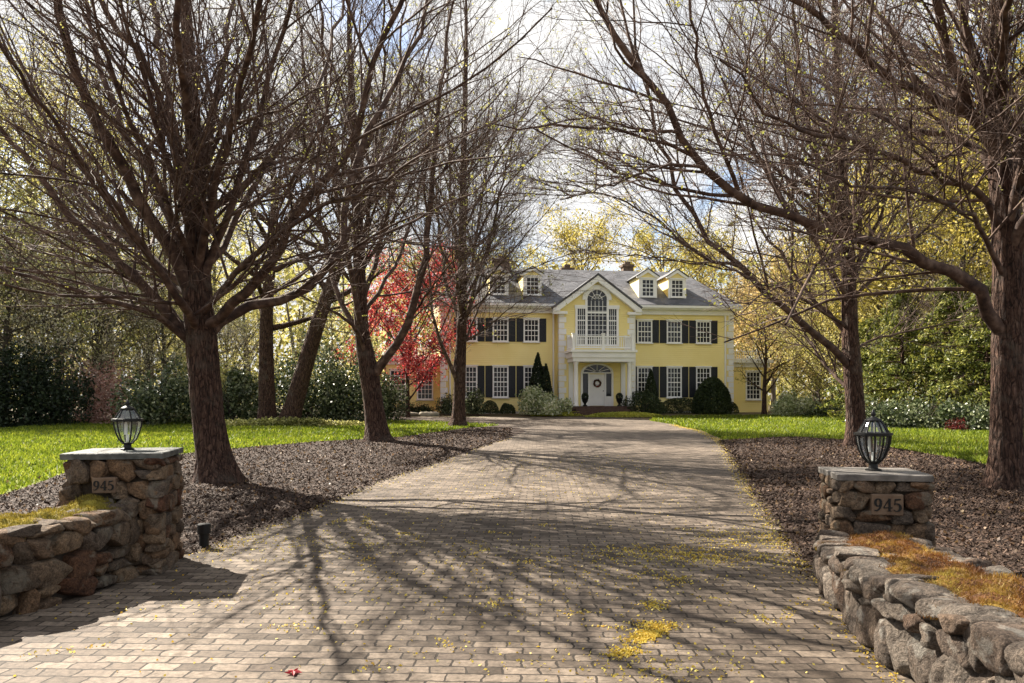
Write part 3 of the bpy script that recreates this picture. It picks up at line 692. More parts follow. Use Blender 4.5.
def stone_wall(label, face, thick, hf, seed, mossmat, big, mat, ends):
    """face: polyline of the side towards the drive; wall body lies to its left or right by 'ends'"""
    rng = RS(seed); face = [np.array(p, float) for p in face]
    root = empty('stone_wall', (face[0][0], face[0][1], 0), 0, label, 'wall'); O = face[0]
    sgn = ends
    back = []
    for i, p in enumerate(face):
        d = face[min(i+1, len(face)-1)]-face[max(i-1, 0)]; d /= np.linalg.norm(d); nr = np.array([d[1], -d[0]]); back.append(p-nr*sgn*thick)
    mb = MB(); core = MB(); cum = 0; tops = []
    for i in range(len(face)-1):
        a, b = face[i]-O, face[i+1]-O; ba, bb = back[i]-O, back[i+1]-O; L = np.linalg.norm(b-a)
        z0c, z1c = hf(cum), hf(cum+L)
        zf = lambda s, c=cum: hf(c+s)
        if sgn > 0: stone_face(mb, a, b, zf, rng, .13 if big else .17, (.12,.34), .28 if big else .2, big=big); stone_face(mb, bb, ba, zf, rng, .2, (.2,.4), .2)
        else: stone_face(mb, b, a, lambda s, c=cum, L=L: hf(c+L-s), rng, .17, (.15,.42), .26 if big else .2, big=big); stone_face(mb, ba, bb, zf, rng, .2, (.2,.4), .2)
        ia, ib = a+(ba-a)*(.2 if big else .09), b+(bb-b)*(.2 if big else .09); ja, jb = a+(ba-a)*.8, b+(bb-b)*.8
        V = [(*ia,0),(*ib,0),(*jb,0),(*ja,0),(*ia,z0c-.04),(*ib,z1c-.04),(*jb,z1c-.04),(*ja,z0c-.04)]
        core.add(V, [(3,2,1,0),(4,5,6,7),(0,1,5,4),(1,2,6,5),(2,3,7,6),(3,0,4,7)])
        # top stones
        ns = max(2, int(L/.24))
        for k in range(ns):
            s = (k+.5)/ns
            for f in (.15, .5, .85):
                p = a+(b-a)*s+((ba-a)*(1-s)+(bb-b)*s)*f; hh = hf(cum+L*s)
                stone(mb, (p[0]+rng.normal()*.02, p[1]+rng.normal()*.02, hh-.06+rng.normal()*.015), (rng.uniform(.2,.34), rng.uniform(.16,.3)*thick/.5*.8, .15), math.atan2((b-a)[1], (b-a)[0])+rng.normal()*.2, rng, k=3.2, rough=.14)
        tops.append((a, b, ba, bb, cum, L)); cum += L
    if not big:
        q = np.array([-3.93,5.52])-O; stone(mb, (q[0], q[1], .30), (.62,.34,.66), -2.35, rng, k=5, rough=.12, t=.55)
    core.build('mortar_core', mortar, root); mb.build('stonework', mat, root, smooth=True)
    # moss cushion: bumpy skin along the back two thirds of the top, with a fuzz of tiny blades
    mv = []; mf = []; rows = 0; nu = 16
    Lt = cum; nsamp = int(Lt/.04)
    fuzz = []
    for k in range(nsamp+1):
        s = Lt*k/nsamp
        for (a, b, ba, bb, c0, L) in tops:
            if c0-1e-6 <= s <= c0+L+1e-6: break
        t = np.clip((s-c0)/L, 0, 1); p = a+(b-a)*t; q = ba+(bb-ba)*t
        lo = .12+.09*math.sin(s*5+seed)+.07*math.sin(s*13)+.05*math.sin(s*31+1); hi = .98
        for j in range(nu):
            f = lo+(hi-lo)*j/(nu-1); edge = math.sin(PI*j/(nu-1))**.5
            z = hf(s)+.005-.07*(1-edge)+.035*edge*(1+.6*math.sin(s*11+f*9)+.5*math.sin(s*23-f*17))
            mv.append((*(p+(q-p)*f), z))
        if k: mf += [(len(mv)-nu*2+j, len(mv)-nu*2+j+1, len(mv)-nu+j+1, len(mv)-nu+j) for j in range(nu-1)]
    mv = np.array(mv); m = raw('moss', mv, np.array(mf), mossmat[0], root, np.full(len(mv), .2), True)
    tri = mv[rng.randint(0, len(mv), int(9000*Lt))]+rng.normal(size=(int(9000*Lt),3))*np.array([.02,.02,.003]); n = len(tri)
    d = np.stack([rng.normal(size=n)*.6, rng.normal(size=n)*.6, np.ones(n)], axis=1)*rng.uniform(.008,.028,n)[:, None]; a = rng.uniform(0,2*PI,n); e = np.stack([np.cos(a), np.sin(a), 0*a], axis=1)*.003
    V = np.stack([tri-e, tri+e, tri+d], axis=1).reshape(-1,3)
    clump = (np.sin(tri[:, 0]*7+seed)+np.sin(tri[:, 1]*5.3+1)+np.sin(tri[:, 0]*19-tri[:, 1]*13))/6+.5
    o = raw('moss_tufts', V, np.arange(n*3).reshape(n,3), mossmat[1], root, np.repeat(np.clip(clump*.8+rng.rand(n)*.35, 0, 1), 3)); o['kind'] = 'stuff'
    return root
mossbase_y = M('moss_yellow', [(.09,.085,.012), (.26,.21,.025), (.36,.30,.05)], 6, 6, .95, 1, 60)
mossbase_o = M('moss_rust', [(.04,.018,.009), (.12,.05,.014), (.30,.19,.035)], 5, 6, .95, 1, 60)
stone_wall('low shaded fieldstone wall topped with yellow moss running up to the left gate pillar',
    [(-3.42,7.28), (-3.46,6.6), (-3.6,6.05), (-3.95,5.55), (-4.6,5.15), (-5.6,4.95)], .55, lambda s: .66-.03*min(2,s)+.02*math.sin(s*7), 21, (mossbase_y, moss_y), False, stone_m, -1)
stone_wall('boulder retaining wall with rust and gold moss on top curving from the right gate pillar',
    [(2.70,6.95), (2.52,6.3), (2.36,5.5), (2.27,4.7), (2.25,3.9), (2.3,3.1), (2.6,2.3)], .80, lambda s: .40+.12*min(1, s/2.5)+.02*math.sin(s*9), 22, (mossbase_o, moss_m), True, stone_grey, 1)

# ------------------------------------------------------------------ lanterns
def lantern(loc, ribs, sc, label, rimr, round_):
    root = empty('post_lantern', loc, 0.2, label, 'lantern'); n = ribs if not round_ else 16
    S = sc
    m = MB(); m.lathe([(.06*S,0),(.06*S,.012),(.035*S,.02),(.032*S,.05*S),(.046*S,.055*S),(.050*S,.068*S)], n=16); m.build('base', blk, root, smooth=False)
    body = [(.045,.065),(.076,.10),(.099,.155),(.114,.21),(.121,.262)]; top = [(.108,.288),(.082,.335),(.056,.375)]
    body = [(r*S, z*S) for r, z in body]; top = [(r*S, z*S) for r, z in top]
    gm = MB()
    for prof in (body, top):
        V = [(r*math.cos(2*PI*i/n), r*math.sin(2*PI*i/n), z) for r, z in prof for i in range(n)]
        gm.add(V, [(j*n+i, j*n+(i+1)%n, (j+1)*n+(i+1)%n, (j+1)*n+i) for j in range(len(prof)-1) for i in range(n)])
    gm.build('glass', glass_m, root)
    fr = MB()
    for i in range(ribs):
        a = 2*PI*i/ribs; 
        for prof in (body, top):
            P = np.array([[(r*1.015*math.cos(a), r*1.015*math.sin(a), z) for r, z in prof]]); V, Fc = tubes(P, np.full((1,len(prof)), .0075*S), 5); fr.add(V, Fc)
    fr.lathe([(.118*S,.262*S),(rimr*S,.270*S),(rimr*S,.286*S),(.112*S,.292*S)], n=24)
    fr.build('frame', blk, root)
    m = MB(); m.lathe([(.056*S,.372*S),(.066*S,.378*S),(.058*S,.388*S),(.030*S,.402*S),(.012*S,.412*S),(.017*S,.420*S),(.020*S,.432*S),(.012*S,.444*S),(.003*S,.468*S)], n=16); m.build('finial', blk, root, smooth=True)
    m = MB()
    m.lathe([(.012*S,.075*S),(.012*S,.14*S)], n=8)
    for k in range(3):
        a = k*2.1+.4; m.lathe([(.010*S,.14*S),(.011*S,.22*S),(.006*S,.255*S),(.001,.27*S)], c=(.028*S*math.cos(a), .028*S*math.sin(a), 0), n=8)
    m.build('candle_bulbs', trim, root)
    return root
lantern((-3.70,7.70,1.121), 6, 1.04, 'slim black glass lantern standing on the left gate pillar', .136, False)
lantern((3.36,7.44,.946), 12, 1.22, 'round black ribbed lantern with wide rim standing on the right gate pillar', .138, True)
# path light
pl = empty('path_light', (X(204,8.6),8.6,0), 0, 'short black path light standing in the mulch beside the left pillar', 'path light')
m = MB(); m.lathe([(.062,0),(.062,.012),(.05,.018),(.05,.20)], n=20); m.build('post', blk, pl, smooth=False)
m = MB(); m.lathe([(.064,.165),(.068,.17),(.068,.262),(.060,.272),(.01,.276)], n=20); m.build('hood', blk, pl)
# red leaf
m = MB(); pts = []
for i in range(15):
    a = 2*PI*i/15; r = .055 if i % 3 == 0 else (.03 if i % 3 == 1 else .026); pts.append((r*math.cos(a), r*math.sin(a), .004+.012*(i % 2)))
m.add([(0,0,.018)]+pts, [(0, 1+i, 1+(i+1)%15) for i in range(15)])
gx, gy = gp(293,676); rl = m.build('fallen_leaf', leaf_red); rl.location = (gx, gy, .016); tag(rl, 'single red maple leaf fallen on the pavers at the bottom of the picture', 'leaf')

# ------------------------------------------------------------------ the house
TH = math.radians(7); cT, sT = math.cos(TH), math.sin(TH); X0, Y0 = X(594,50), 50.0; ZB = .78
def U(px, v=0): k = (px-512)/F; return (k*(Y0+v*cT)-X0+v*sT)/(cT-k*sT)
house = empty('house', (X0, Y0, ZB), TH, 'large yellow clapboard house with white trim, dark shutters and a columned entrance porch', 'house')
uL, uR = U(441), U(733); D = 10.0; EZ = 6.62; RZ = 9.75; PV = -.8; pw = 2.34
m = MB()
m.box(uL, uR, 0, D, -.6, EZ); m.build('wall', siding_m, house)
m = MB(); pts = [(-pw,-.6),(pw,-.6),(pw,6.7),(0,6.7+pw*.74),(-pw,6.7)]; m.prism(pts, PV, .0-.003); 
gab = m.build('entrance_bay', siding_m, house)
# roof
def roof_obj(name, V, Fc, parent, mat=roof_m, t=.12):
    o = raw(name, V, Fc, mat, parent); s = o.modifiers.new('s', 'SOLIDIFY'); s.thickness = t; s.offset = -1; return o
e = .45; hy = D/2; rl_ = 7.6
def uvmap(o, fn):
    uv = o.data.uv_layers.new(name='u')
    for p in o.data.polygons:
        n = p.normal
        for li in p.loop_indices:
            c = o.data.vertices[o.data.loops[li].vertex_index].co
            uv.data[li].uv = (c.x if abs(n.x) < .5 else c.y, c.z*1.7)
# shingles use a z-based pattern: separate material with rotated coordinates
def shingle_mat():
    m, nt, out = new_mat('slate_shingles'); tc = N(nt, 'TexCoord'); sp = N(nt, 'SeparateXYZ'); nt.links.new(tc.outputs['Object'], sp.inputs[0])
    ad = N(nt, 'Math', operation='ADD'); nt.links.new(sp.outputs[0], ad.inputs[0])
    cb = N(nt, 'CombineXYZ'); nt.links.new(sp.outputs[0], cb.inputs[0]); nt.links.new(sp.outputs[2], cb.inputs[1])
    bt = N(nt, 'TexBrick'); bt.inputs['Scale'].default_value = 1; bt.inputs['Brick Width'].default_value = .3; bt.inputs['Row Height'].default_value = .12; bt.inputs['Mortar Size'].default_value = .008
    bt.inputs['Color1'].default_value = (.05,.052,.06,1); bt.inputs['Color2'].default_value = (.11,.11,.12,1); bt.inputs['Mortar'].default_value = (.05,.05,.06,1)
    nt.links.new(cb.outputs[0], bt.inputs['Vector']); nz = noise(nt, tc.outputs['Object'], 1.2, 5)
    col = mixc(nt, .7, bt.outputs['Color'], ramp(nt, nz.outputs['Fac'], [(.6,.6,.62), (1.3,1.28,1.25)], [.3,.7]), 'MULTIPLY')
    p = N(nt, 'BsdfPrincipled'); p.inputs['Roughness'].default_value = .75; nt.links.new(col, p.inputs['Base Color']); nt.links.new(p.outputs[0], out.inputs[0]); return m
sh_m = shingle_mat()
A = [(uL-e,-e,EZ+.16),(uR+e,-e,EZ+.16),(uR+e,D+e,EZ+.16),(uL-e,D+e,EZ+.16),(-rl_-.25,hy,RZ),(rl_-.25,hy,RZ)]
main_roof = roof_obj('roof', A, [(0,1,5,4),(1,2,5),(2,3,4,5),(3,0,4)], house, sh_m)
# gable roof of the bay
ga = .45; gz0 = 6.7-ga*.74+.16; gz1 = 6.7+pw*.74+.16
Vg = [(-pw-ga,PV-.4,gz0),(0,PV-.4,gz1),(pw+ga,PV-.4,gz0),(-pw-ga,3.2,gz0),(0,3.9,gz1),(pw+ga,3.2,gz0)]
roof_obj('roof', Vg, [(0,1,4,3),(1,2,5,4)], house, sh_m)
# cornice
for a, b in ((uL, -pw-.003), (pw+.003, uR)):
    m = MB()
    m.box(a-(.4 if a == uL else 0), b+(.4 if b == uR else 0), -.40, -.003, EZ-.12, EZ+.06); m.box(a-(.12 if a == uL else 0), b+(.12 if b == uR else 0), -.12, -.002, EZ-.42, EZ-.122)
    m.box(a-(.44 if a == uL else 0), b+(.44 if b == uR else 0), -.52, -.402, EZ-.03, EZ+.12)
    if b == uR: m.box(uR+.003, uR+.40, .002, D, EZ-.12, EZ+.06)
    else: m.box(uL-.40, uL-.003, .002, D, EZ-.12, EZ+.06)
    m.build('cornice', trim, house)
# raking cornice and returns
m = MB(); sl = .74
for s in (-1, 1):
    m.prism([(s*(pw+.42), gz0-.14), (0, gz1-.16), (0, gz1-.52), (s*(pw+.02), gz0-.22), (s*(pw+.02), gz0-.30), (s*(pw+.42), gz0-.30)][::s], PV-.36, PV-.003)
    m.box(min(s*(pw-.45), s*(pw+.42)), max(s*(pw-.45), s*(pw+.42)), PV-.30, PV-.004, gz0-.46, gz0-.302)
m.build('gable_trim', trim, house)
# quoins
def quoin(u, v, side, z1):
    m = MB(); k = 0; z = -.55
    while z < z1-.3:
        w = .42 if k % 2 else .30
        m.box(min(u, u-side*w), max(u, u-side*w), v-.035, v-.001, z, z+.33); m.box(min(u+side*.001, u+side*.035), max(u+side*.001, u+side*.035), v-.035, v+w*.8, z, z+.33)
        z += .36; k += 1
    m.build('quoins', trim, house)
for u, sd in ((uL,-1),(uR,1)): quoin(u, 0, sd, EZ-.3)
for u, sd in ((-pw,-1),(pw,1)): quoin(u, PV, sd, 6.45)

def window_mesh(w, h, cols, rows, arch=False):
    m = MB(); t = .085; y0 = -.06
    m.box(-w/2, -w/2+t, y0, 0, 0, h); m.box(w/2-t, w/2, y0, 0, 0, h); m.box(-w/2+t, w/2-t, y0, 0, 0, t*.8); m.box(-w/2+t, w/2-t, y0, 0, h-t, h)
    m.box(-w/2-.05, w/2+.05, y0-.05, -.001, h+.001, h+.07); m.box(-w/2-.05, w/2+.05, y0-.06, -.001, -.06, -.001)
    iw = w-2*t; ih = h-t*1.8
    for i in range(1, cols): x = -iw/2+iw*i/cols; m.box(x-.016, x+.016, -.042, -.012, t*.8, h-t)
    for j in range(1, rows):
        z = t*.8+ih*j/rows; b = .03 if j == rows//2 else .016
        m.box(-iw/2, iw/2, -.047 if j == rows//2 else -.040, -.011, z-b, z+b)
    return m
def pane_obj(w, h, parent, blind=.0):
    m = MB(); t = .08; m.box(-w/2+t, w/2-t, -.02, -.004, t*.7, h-t*.9); o = m.build('pane', pane_m, parent); return o
protos = {}
def window(u, z, w, h, cols, rows, v=0, parent=None):
    key = (w, h, cols, rows)
    parent = parent or house
    if key not in protos:
        o = window_mesh(w, h, cols, rows).build('window', trim, parent); p = pane_obj(w, h, o); protos[key] = (o, p)
    else:
        o0, p0 = protos[key]; o = o0.copy(); C.objects.link(o); o.parent = parent; p = p0.copy(); C.objects.link(p); p.parent = o
    o.location = (u, v, z); return o
smesh = {}
def shutter(u, z, w, h, v=0):
    key = (w, h)
    if key not in smesh:
        m = MB(); t = .05; m.box(-w/2, w/2, -.030, -.002, 0, h)
        for x in (-w/2, w/2-t): m.box(x, x+t, -.045, -.031, 0, h)
        for z_ in (0, h*.5-t/2, h-t): m.box(-w/2+t, w/2-t, -.045, -.031, z_, z_+t)
        k = int(h/.075)
        for i in range(k): zz = t+(h-2*t)*(i+.5)/k; m.box(-w/2+t, w/2-t, -.040, -.031, zz-.018, zz+.012)
        o = m.build('shutter', shut_m, house); smesh[key] = o
    else: o = smesh[key].copy(); C.objects.link(o); o.parent = house
    o.location = (u, v, z)
wx = [U(472), U(500.5), U(531), U(643.5), U(674), U(705)]
sp = np.mean([wx[1]-wx[0], wx[2]-wx[1], wx[4]-wx[3], wx[5]-wx[4]])
ww = .98; sw = .43
for grp in (wx[:3], wx[3:]):
    c = grp[1]; us = [c-sp, c, c+sp]
    for u in us:
        window(u, 4.42, ww, 1.42, 4, 4); window(u, .98, ww, 1.92, 4, 6)
        for s in (-1, 1):
            shutter(u+s*(ww/2+sw/2+.01), 4.42, sw, 1.45); shutter(u+s*(ww/2+sw/2+.01), .98, sw, 1.95)
for u_ in (uL+.55, -pw-.25, pw+.25, uR-.55):
    m = MB(); m.box(u_-.045, u_+.045, -.13, -.04, -.3, EZ-.43); m.box(u_-.06, u_+.06, -.14, -.036, 3.2, 3.26); m.build('downpipe', trim, house)
# Palladian window
pal = MB(); cu = 0; zc = 6.55
def arc(r, n=17, a0=0, a1=PI, cx=0, cz=0): return [(cx+r*math.cos(a0+(a1-a0)*i/(n-1)), cz+r*math.sin(a0+(a1-a0)*i/(n-1))) for i in range(n)]
zb = 4.12; zs = 6.42
pal.band(arc(.92, cz=zs+.55), arc(.62, cz=zs+.55), PV-.09, PV-.002)
pal.box(-1.36, 1.36, PV-.07, PV-.002, zb, zb+.12)
for s in (-1, 1):
    for a, b in ((.60,.74), (1.22,1.36)): pal.box(min(s*a,s*b), max(s*a,s*b), PV-.075, PV-.002, zb+.121, zs-.001 if a > 1 else zs+.55)
    pal.box(min(s*.741,s*1.40), max(s*.741,s*1.40), PV-.10, PV-.002, zs, zs+.22)
    pal.box(min(s*.741,s*1.219), max(s*.741,s*1.219), PV-.045, PV-.002, zb+1.55, zb+1.62)
    for x in (.86,.98,1.10): pal.box(s*x-.012, s*x+.012, PV-.04, PV-.012, zb+.12, zs)
    for k in range(1, 7): pal.box(min(s*.741,s*1.219), max(s*.741,s*1.219), PV-.038, PV-.013, zb+.12+k*.29, zb+.145+k*.29)
pal.box(-.60, .60, PV-.06, PV-.002, zs-.28, zs-.18)
for x in (-.36,-.12,.12,.36): pal.box(x-.014, x+.014, PV-.04, PV-.012, zb+.12, zs+.5)
for k in range(1, 9): pal.box(-.6, .6, PV-.038, PV-.013, zb+.12+k*.29, zb+.147+k*.29)
for a in (.5, 1.05, PI/2, PI-1.05, PI-.5):
    ribbon(pal, [(.1*math.cos(a), zs+.55+.1*math.sin(a)), (.35*math.cos(a), zs+.55+.35*math.sin(a)), (.62*math.cos(a), zs+.55+.62*math.sin(a))], [.028]*3, PV-.037, PV-.014)
pal.band(arc(.34, cz=zs+.55), arc(.31, cz=zs+.55), PV-.036, PV-.015)
po = pal.build('arched_window', trim, house)
m = MB(); m.prism([(.61,zb+.1)]+arc(.63, cz=zs+.55)+[(-.61,zb+.1)], PV-.010, PV-.003); m.box(-1.23,-.73,PV-.010,PV-.003,zb+.1,zs); m.box(.73,1.23,PV-.010,PV-.003,zb+.1,zs); m.build('pane', pane_m, po)
# porch
PD = PV-1.7; ps = 1.80
m = MB(); m.box(-ps-.12, ps+.12, PD-.12, PV-.003, 3.34, 3.66); m.box(-ps-.22, ps+.22, PD-.22, PV-.004, 3.661, 3.80); m.box(-ps-.05, ps+.05, PD-.05, PV-.005, 3.10, 3.339)
m.build('porch_roof', trim, house)
for s in (-1, 1):
    for (y, x) in ((PD+.17, ps-.17),):
        m = MB(); m.lathe([(.18,.45),(.18,.51),(.15,.56),(.145,.7),(.138,1.9),(.12,2.92),(.145,2.96),(.17,3.03),(.17,3.099)], c=(s*x, y, 0), n=20); m.build('column', trim, house, smooth=True)
    m = MB(); m.box(min(s*(ps-.30), s*(ps-.03)), max(s*(ps-.30), s*(ps-.03)), PV-.09, PV-.002, .45, 3.099); m.build('pilaster', trim, house)
m = MB(); z0 = 3.80
def rail(x0, y0, x1, y1):
    L = math.hypot(x1-x0, y1-y0); a = math.atan2(y1-y0, x1-x0); cx, cy = (x0+x1)/2, (y0+y1)/2
    m.obox((cx,cy,z0+.13), L, .07, .06, a); m.obox((cx,cy,z0+.80), L, .10, .07, a)
    n = int(L/.125)
    for i in range(n):
        t = (i+.5)/n; m.obox((x0+(x1-x0)*t, y0+(y1-y0)*t, z0+.46), .045, .045, .60, a)
rail(-ps+.1, PD+.05, -.09, PD+.05); rail(.09, PD+.05, ps-.1, PD+.05); rail(-ps, PD+.15, -ps, PV-.1); rail(ps, PD+.15, ps, PV-.1)
for x, y in ((-ps,PD+.05),(0,PD+.05),(ps,PD+.05),(-ps,PV-.08),(ps,PV-.08)):
    m.obox((x,y,z0+.47), .16, .16, .93); m.obox((x,y,z0+.96), .21, .21, .05)
m.build('balcony_railing', trim, house)
m = MB(); m.box(-ps-.15, ps+.15, PD-.15, PV-.003, -.4, .45)
m.box(-1.75, 1.75, PD-.5, PD-.151, -.4, .29); m.box(-2.0, 2.0, PD-.85, PD-.501, -.4, .12); m.build('steps', brick_step, house)
# door
d = MB(); d.box(-.47, .47, PV-.045, PV-.004, .47, 2.40)
for x in (-.22, .22):
    for z_, hh in ((.6,.55),(1.25,.55),(1.9,.38)): d.box(x-.16, x+.16, PV-.052, PV-.046, z_, z_+hh)
do = d.build('door', door_m, house); h_ = MB(); h_.lathe([(.03,0),(.035,.04),(.01,.07)], c=(.38, PV-.09, 1.35), n=8); h_.build('handle', blk, do)
d = MB()
for s in (-1, 1):
    d.box(min(s*.475,s*.56), max(s*.475,s*.56), PV-.09, PV-.003, .45, 2.45); d.box(min(s*.90,s*1.02), max(s*.90,s*1.02), PV-.09, PV-.003, .45, 2.45); d.box(min(s*.561,s*.899), max(s*.561,s*.899), PV-.06, PV-.003, .45, 1.05)
d.box(-1.02, 1.02, PV-.11, PV-.003, 2.451, 2.52)
d.band([(1.0*math.cos(a), 2.52+.56*math.sin(a)) for a in np.linspace(0,PI,17)], [(.86*math.cos(a), 2.52+.46*math.sin(a)) for a in np.linspace(0,PI,17)], PV-.10, PV-.003)
for a_ in (.45,.95,PI/2,PI-.95,PI-.45): ribbon(d, [(.15*math.cos(a_),2.53+.08*math.sin(a_)),(.5*math.cos(a_),2.53+.27*math.sin(a_)),(.87*math.cos(a_),2.53+.46*math.sin(a_))], [.03]*3, PV-.05, PV-.022)
ds = d.build('door_surround', trim, house)
m = MB()
for s in (-1, 1): m.box(min(s*.561,s*.899), max(s*.561,s*.899), PV-.02, PV-.005, 1.051, 2.45)
m.prism([(.87*math.cos(a), 2.521+.47*math.sin(a)) for a in np.linspace(0,PI,17)], PV-.02, PV-.006); m.build('sidelight', pane_m, ds)
# dormers
def dormer(u, w=.95, nm='dormer'):
    zb_ = 7.35; yb = (zb_-EZ-.16)/(RZ-EZ-.16)*(hy+e)-e; hh = 1.45; ybk = (zb_+hh+.3-EZ-.16)/(RZ-EZ-.16)*(hy+e)-e
    m = MB(); m.prism([(-w/2-.12,-.3),(w/2+.12,-.3),(w/2+.12,hh),(0,hh+.34),(-w/2-.12,hh)], 0, ybk-yb+.4)
    o = m.build('dormer', siding_m, house); o.location = (u, yb, zb_)
    r = roof_obj('dormer_roof', [(-w/2-.30,-.14,hh-.08),(0,-.14,hh+.44),(w/2+.30,-.14,hh-.08),(-w/2-.30,ybk-yb+.4,hh-.08),(0,ybk-yb+.6,hh+.44),(w/2+.30,ybk-yb+.4,hh-.08)], [(0,1,4,3),(1,2,5,4)], o, sh_m, .05)
    t = MB()
    for s in (-1,1): t.prism([(s*(w/2+.26),hh-.13),(0,hh+.36),(0,hh+.16),(s*(w/2+.10),hh-.20),(s*(w/2+.26),hh-.20)][::s], -.10, -.002)
    for s in (-1,1): t.box(min(s*(w/2-.03),s*(w/2+.12)), max(s*(w/2-.03),s*(w/2+.12)), -.03, -.003, -.05, hh-.21)
    t.build('dormer_trim', trim, o)
    wm = window_mesh(w-.08, hh-.30, 3, 4).build('window_frame', trim, o); wm.location = (0,-.002,.05); pm = pane_obj(w-.08, hh-.30, o); pm.location = (0,-.002,.05)
dv = 1.2
for px in (498, 531, 645, 674): dormer(U(px, dv))
# chimneys
for px, v, zt, wdt in ((501, 4.6, 10.1, 1.1), (567, 6.5, 9.95, .8), (627, 6.2, 10.2, .7)):
    u = U(px, v); m = MB(); m.box(u-wdt/2, u+wdt/2, v-.35, v+.35, 7.5, zt); m.box(u-wdt/2-.08, u+wdt/2+.08, v-.43, v+.43, zt+.001, zt+.16); m.box(u-.2, u+.2, v-.2, v+.2, zt+.161, zt+.4); m.build('chimney', brick_ch, house)
# wings
def wing(a, b, v, zt, wins, nm):
    m = MB(); m.box(a, b, v, v+6, -.6, zt); m.build('wing_wall', siding_m, house)
    m = MB(); m.box(a-.25, b+.25, v-.3, v+6.2, zt+.001, zt+.22); m.box(a-.08, b+.08, v-.08, v-.002, zt-.28, zt)
    for u in np.arange(a, b, .14): m.box(u-.02, u+.02, v-.12, v-.08, zt+.28, zt+.72)
    m.box(a-.05, b+.05, v-.14, v-.06, zt+.73, zt+.79); m.box(a-.05, b+.05, v-.14, v-.06, zt+.221, zt+.27)
    m.build('wing_cornice', trim, house)
    for u in wins: window(u, .85, 1.02, 1.85, 4, 6, v)
wing(uR-.3, U(768,1.2), 1.2, 3.25, [U(753,1.2)], 'r')
wing(U(386,1.2), uL+.3, 1.2, 3.3, [U(398,1.2), U(425,1.2)], 'l')
# foundation
for a, b in ((uL-.03, -pw-.003), (pw+.003, uR+.03)): m = MB(); m.box(a, b, -.028, -.0025, -.6, .12); m.build('foundation', sill_m, house)

def HW(u, v, z=0): return (X0+u*cT-v*sT, Y0+u*sT+v*cT, ZB+z)
# wreath and planters
wr = empty('wreath', HW(0, PV-.07, 1.85), TH, 'round berry wreath hung on the white front door', 'wreath')
rng = RS(5); a = rng.uniform(0, 2*PI, 700); r = .2+rng.normal(size=700)*.03
V, Fc, t = leaf_quads(np.stack([r*np.cos(a), -.03+rng.normal(size=700)*.02, r*np.sin(a)], axis=1), .06, rng); raw('wreath_leaves', V, Fc, leafmat('wreath_leaf', [(.10,.03,.02),(.16,.10,.04),(.28,.09,.05)]), wr, t)
m = MB(); m.lathe([(.05,-.02),(.05,.02)], n=8); b_ = m.build('bow', leaf_red, wr); b_.rotation_euler = (PI/2,0,0); b_.location = (0,-.05,-.2)
def planter(u, v, label):
    root = empty('planter', HW(u, v, .45), TH, label, 'planter', 'urns flanking the front door')
    m = MB(); m.lathe([(.14,0),(.15,.04),(.07,.1),(.08,.16),(.17,.3),(.2,.44),(.23,.47),(.21,.48)], n=16); m.build('urn', blk, root, smooth=True)
    rng = RS(int(u*10)+50); d = rng.normal(size=(500,3)); d /= np.linalg.norm(d, axis=1, keepdims=True); V, Fc, t = leaf_quads(d*.2+np.array([0,0,.58]), .09, rng); raw('plant', V, Fc, leaf_dark, root, t)
planter(-1.05, PD+.3, 'black urn with a dark plant left of the front door'); planter(1.05, PD+.3, 'black urn with a dark plant right of the front door')

# foundation planting
def hp(px, v): return HW(U(px, v), v, 0)
def gl(px, Y): x = X(px, Y); return (x, Y, float(g(Y)))
S = shrub
S('arborvitae', hp(538,-.9), 1.5, 3.7, 31, leaf_dark, 'tall pointed dark evergreen against the house left of the porch', 'shrub', nleaf=5000, lsize=.13, cone=1, lump=.3)
S('arborvitae', hp(546,-1.2), 1.1, 3.0, 32, leaf_dark, 'shorter dark evergreen spire tucked beside the porch corner', 'shrub', nleaf=3500, lsize=.13, cone=1, lump=.35)
S('rhododendron', hp(540,-2.6), 3.8, 1.75, 33, leaf_pale, 'broad pale flowering rhododendron in front of the house left of the porch', nleaf=6500, lsize=.16)
S('boxwood_ball', hp(490,-1.6), 1.1, .82, 34, leaf_box, 'clipped dark boxwood ball under the left house windows', nleaf=2600, lsize=.07, lump=.05)
S('boxwood_ball', hp(507,-1.8), 1.0, .65, 35, leaf_box, 'smaller boxwood mound between the ball and the pale rhododendron', nleaf=2200, lsize=.08, lump=.15)
S('foundation_shrub', hp(472,-1.5), 1.9, 1.6, 36, leaf_rhodo, 'loose dark shrub at the left house corner behind the third left tree', nleaf=3200, lsize=.12)
S('foundation_shrub', hp(446,-1.0), 1.4, 1.2, 37, leaf_rhodo, 'low leafy shrub beside the left house corner quoins', nleaf=2200, lsize=.12)
S('low_hedge', hp(412,-.2), 3.2, .75, 38, leaf_box, 'low dark hedge in front of the left wing windows', nleaf=3600, lsize=.09, dep=1.1)
S('arborvitae', hp(651,-1.0), 1.3, 2.7, 39, leaf_box, 'small pointed evergreen between the first and second right windows', nleaf=4200, lsize=.10, cone=1, lump=.12)
S('spreading_yew', hp(642,-2.2), 2.8, 1.35, 40, leaf_box, 'spreading dark yew right of the entrance steps', nleaf=4200, lsize=.11, lump=.15)
S('clipped_hedge', hp(681,-1.2), 2.9, .98, 41, leaf_box, 'clipped dark hedge under the right house windows', nleaf=4200, lsize=.09, dep=1.1, lump=.08)
S('rounded_yew', hp(712,-1.6), 2.4, 2.15, 42, leaf_box, 'large egg shaped dark yew at the right corner of the house', nleaf=12000, lsize=.13, lump=.14, inner=.25)
S('boxwood_ball', hp(731,-1.5), 1.0, .72, 43, leaf_box, 'small boxwood ball beyond the large yew at the right corner', nleaf=2000, lsize=.07, lump=.05)
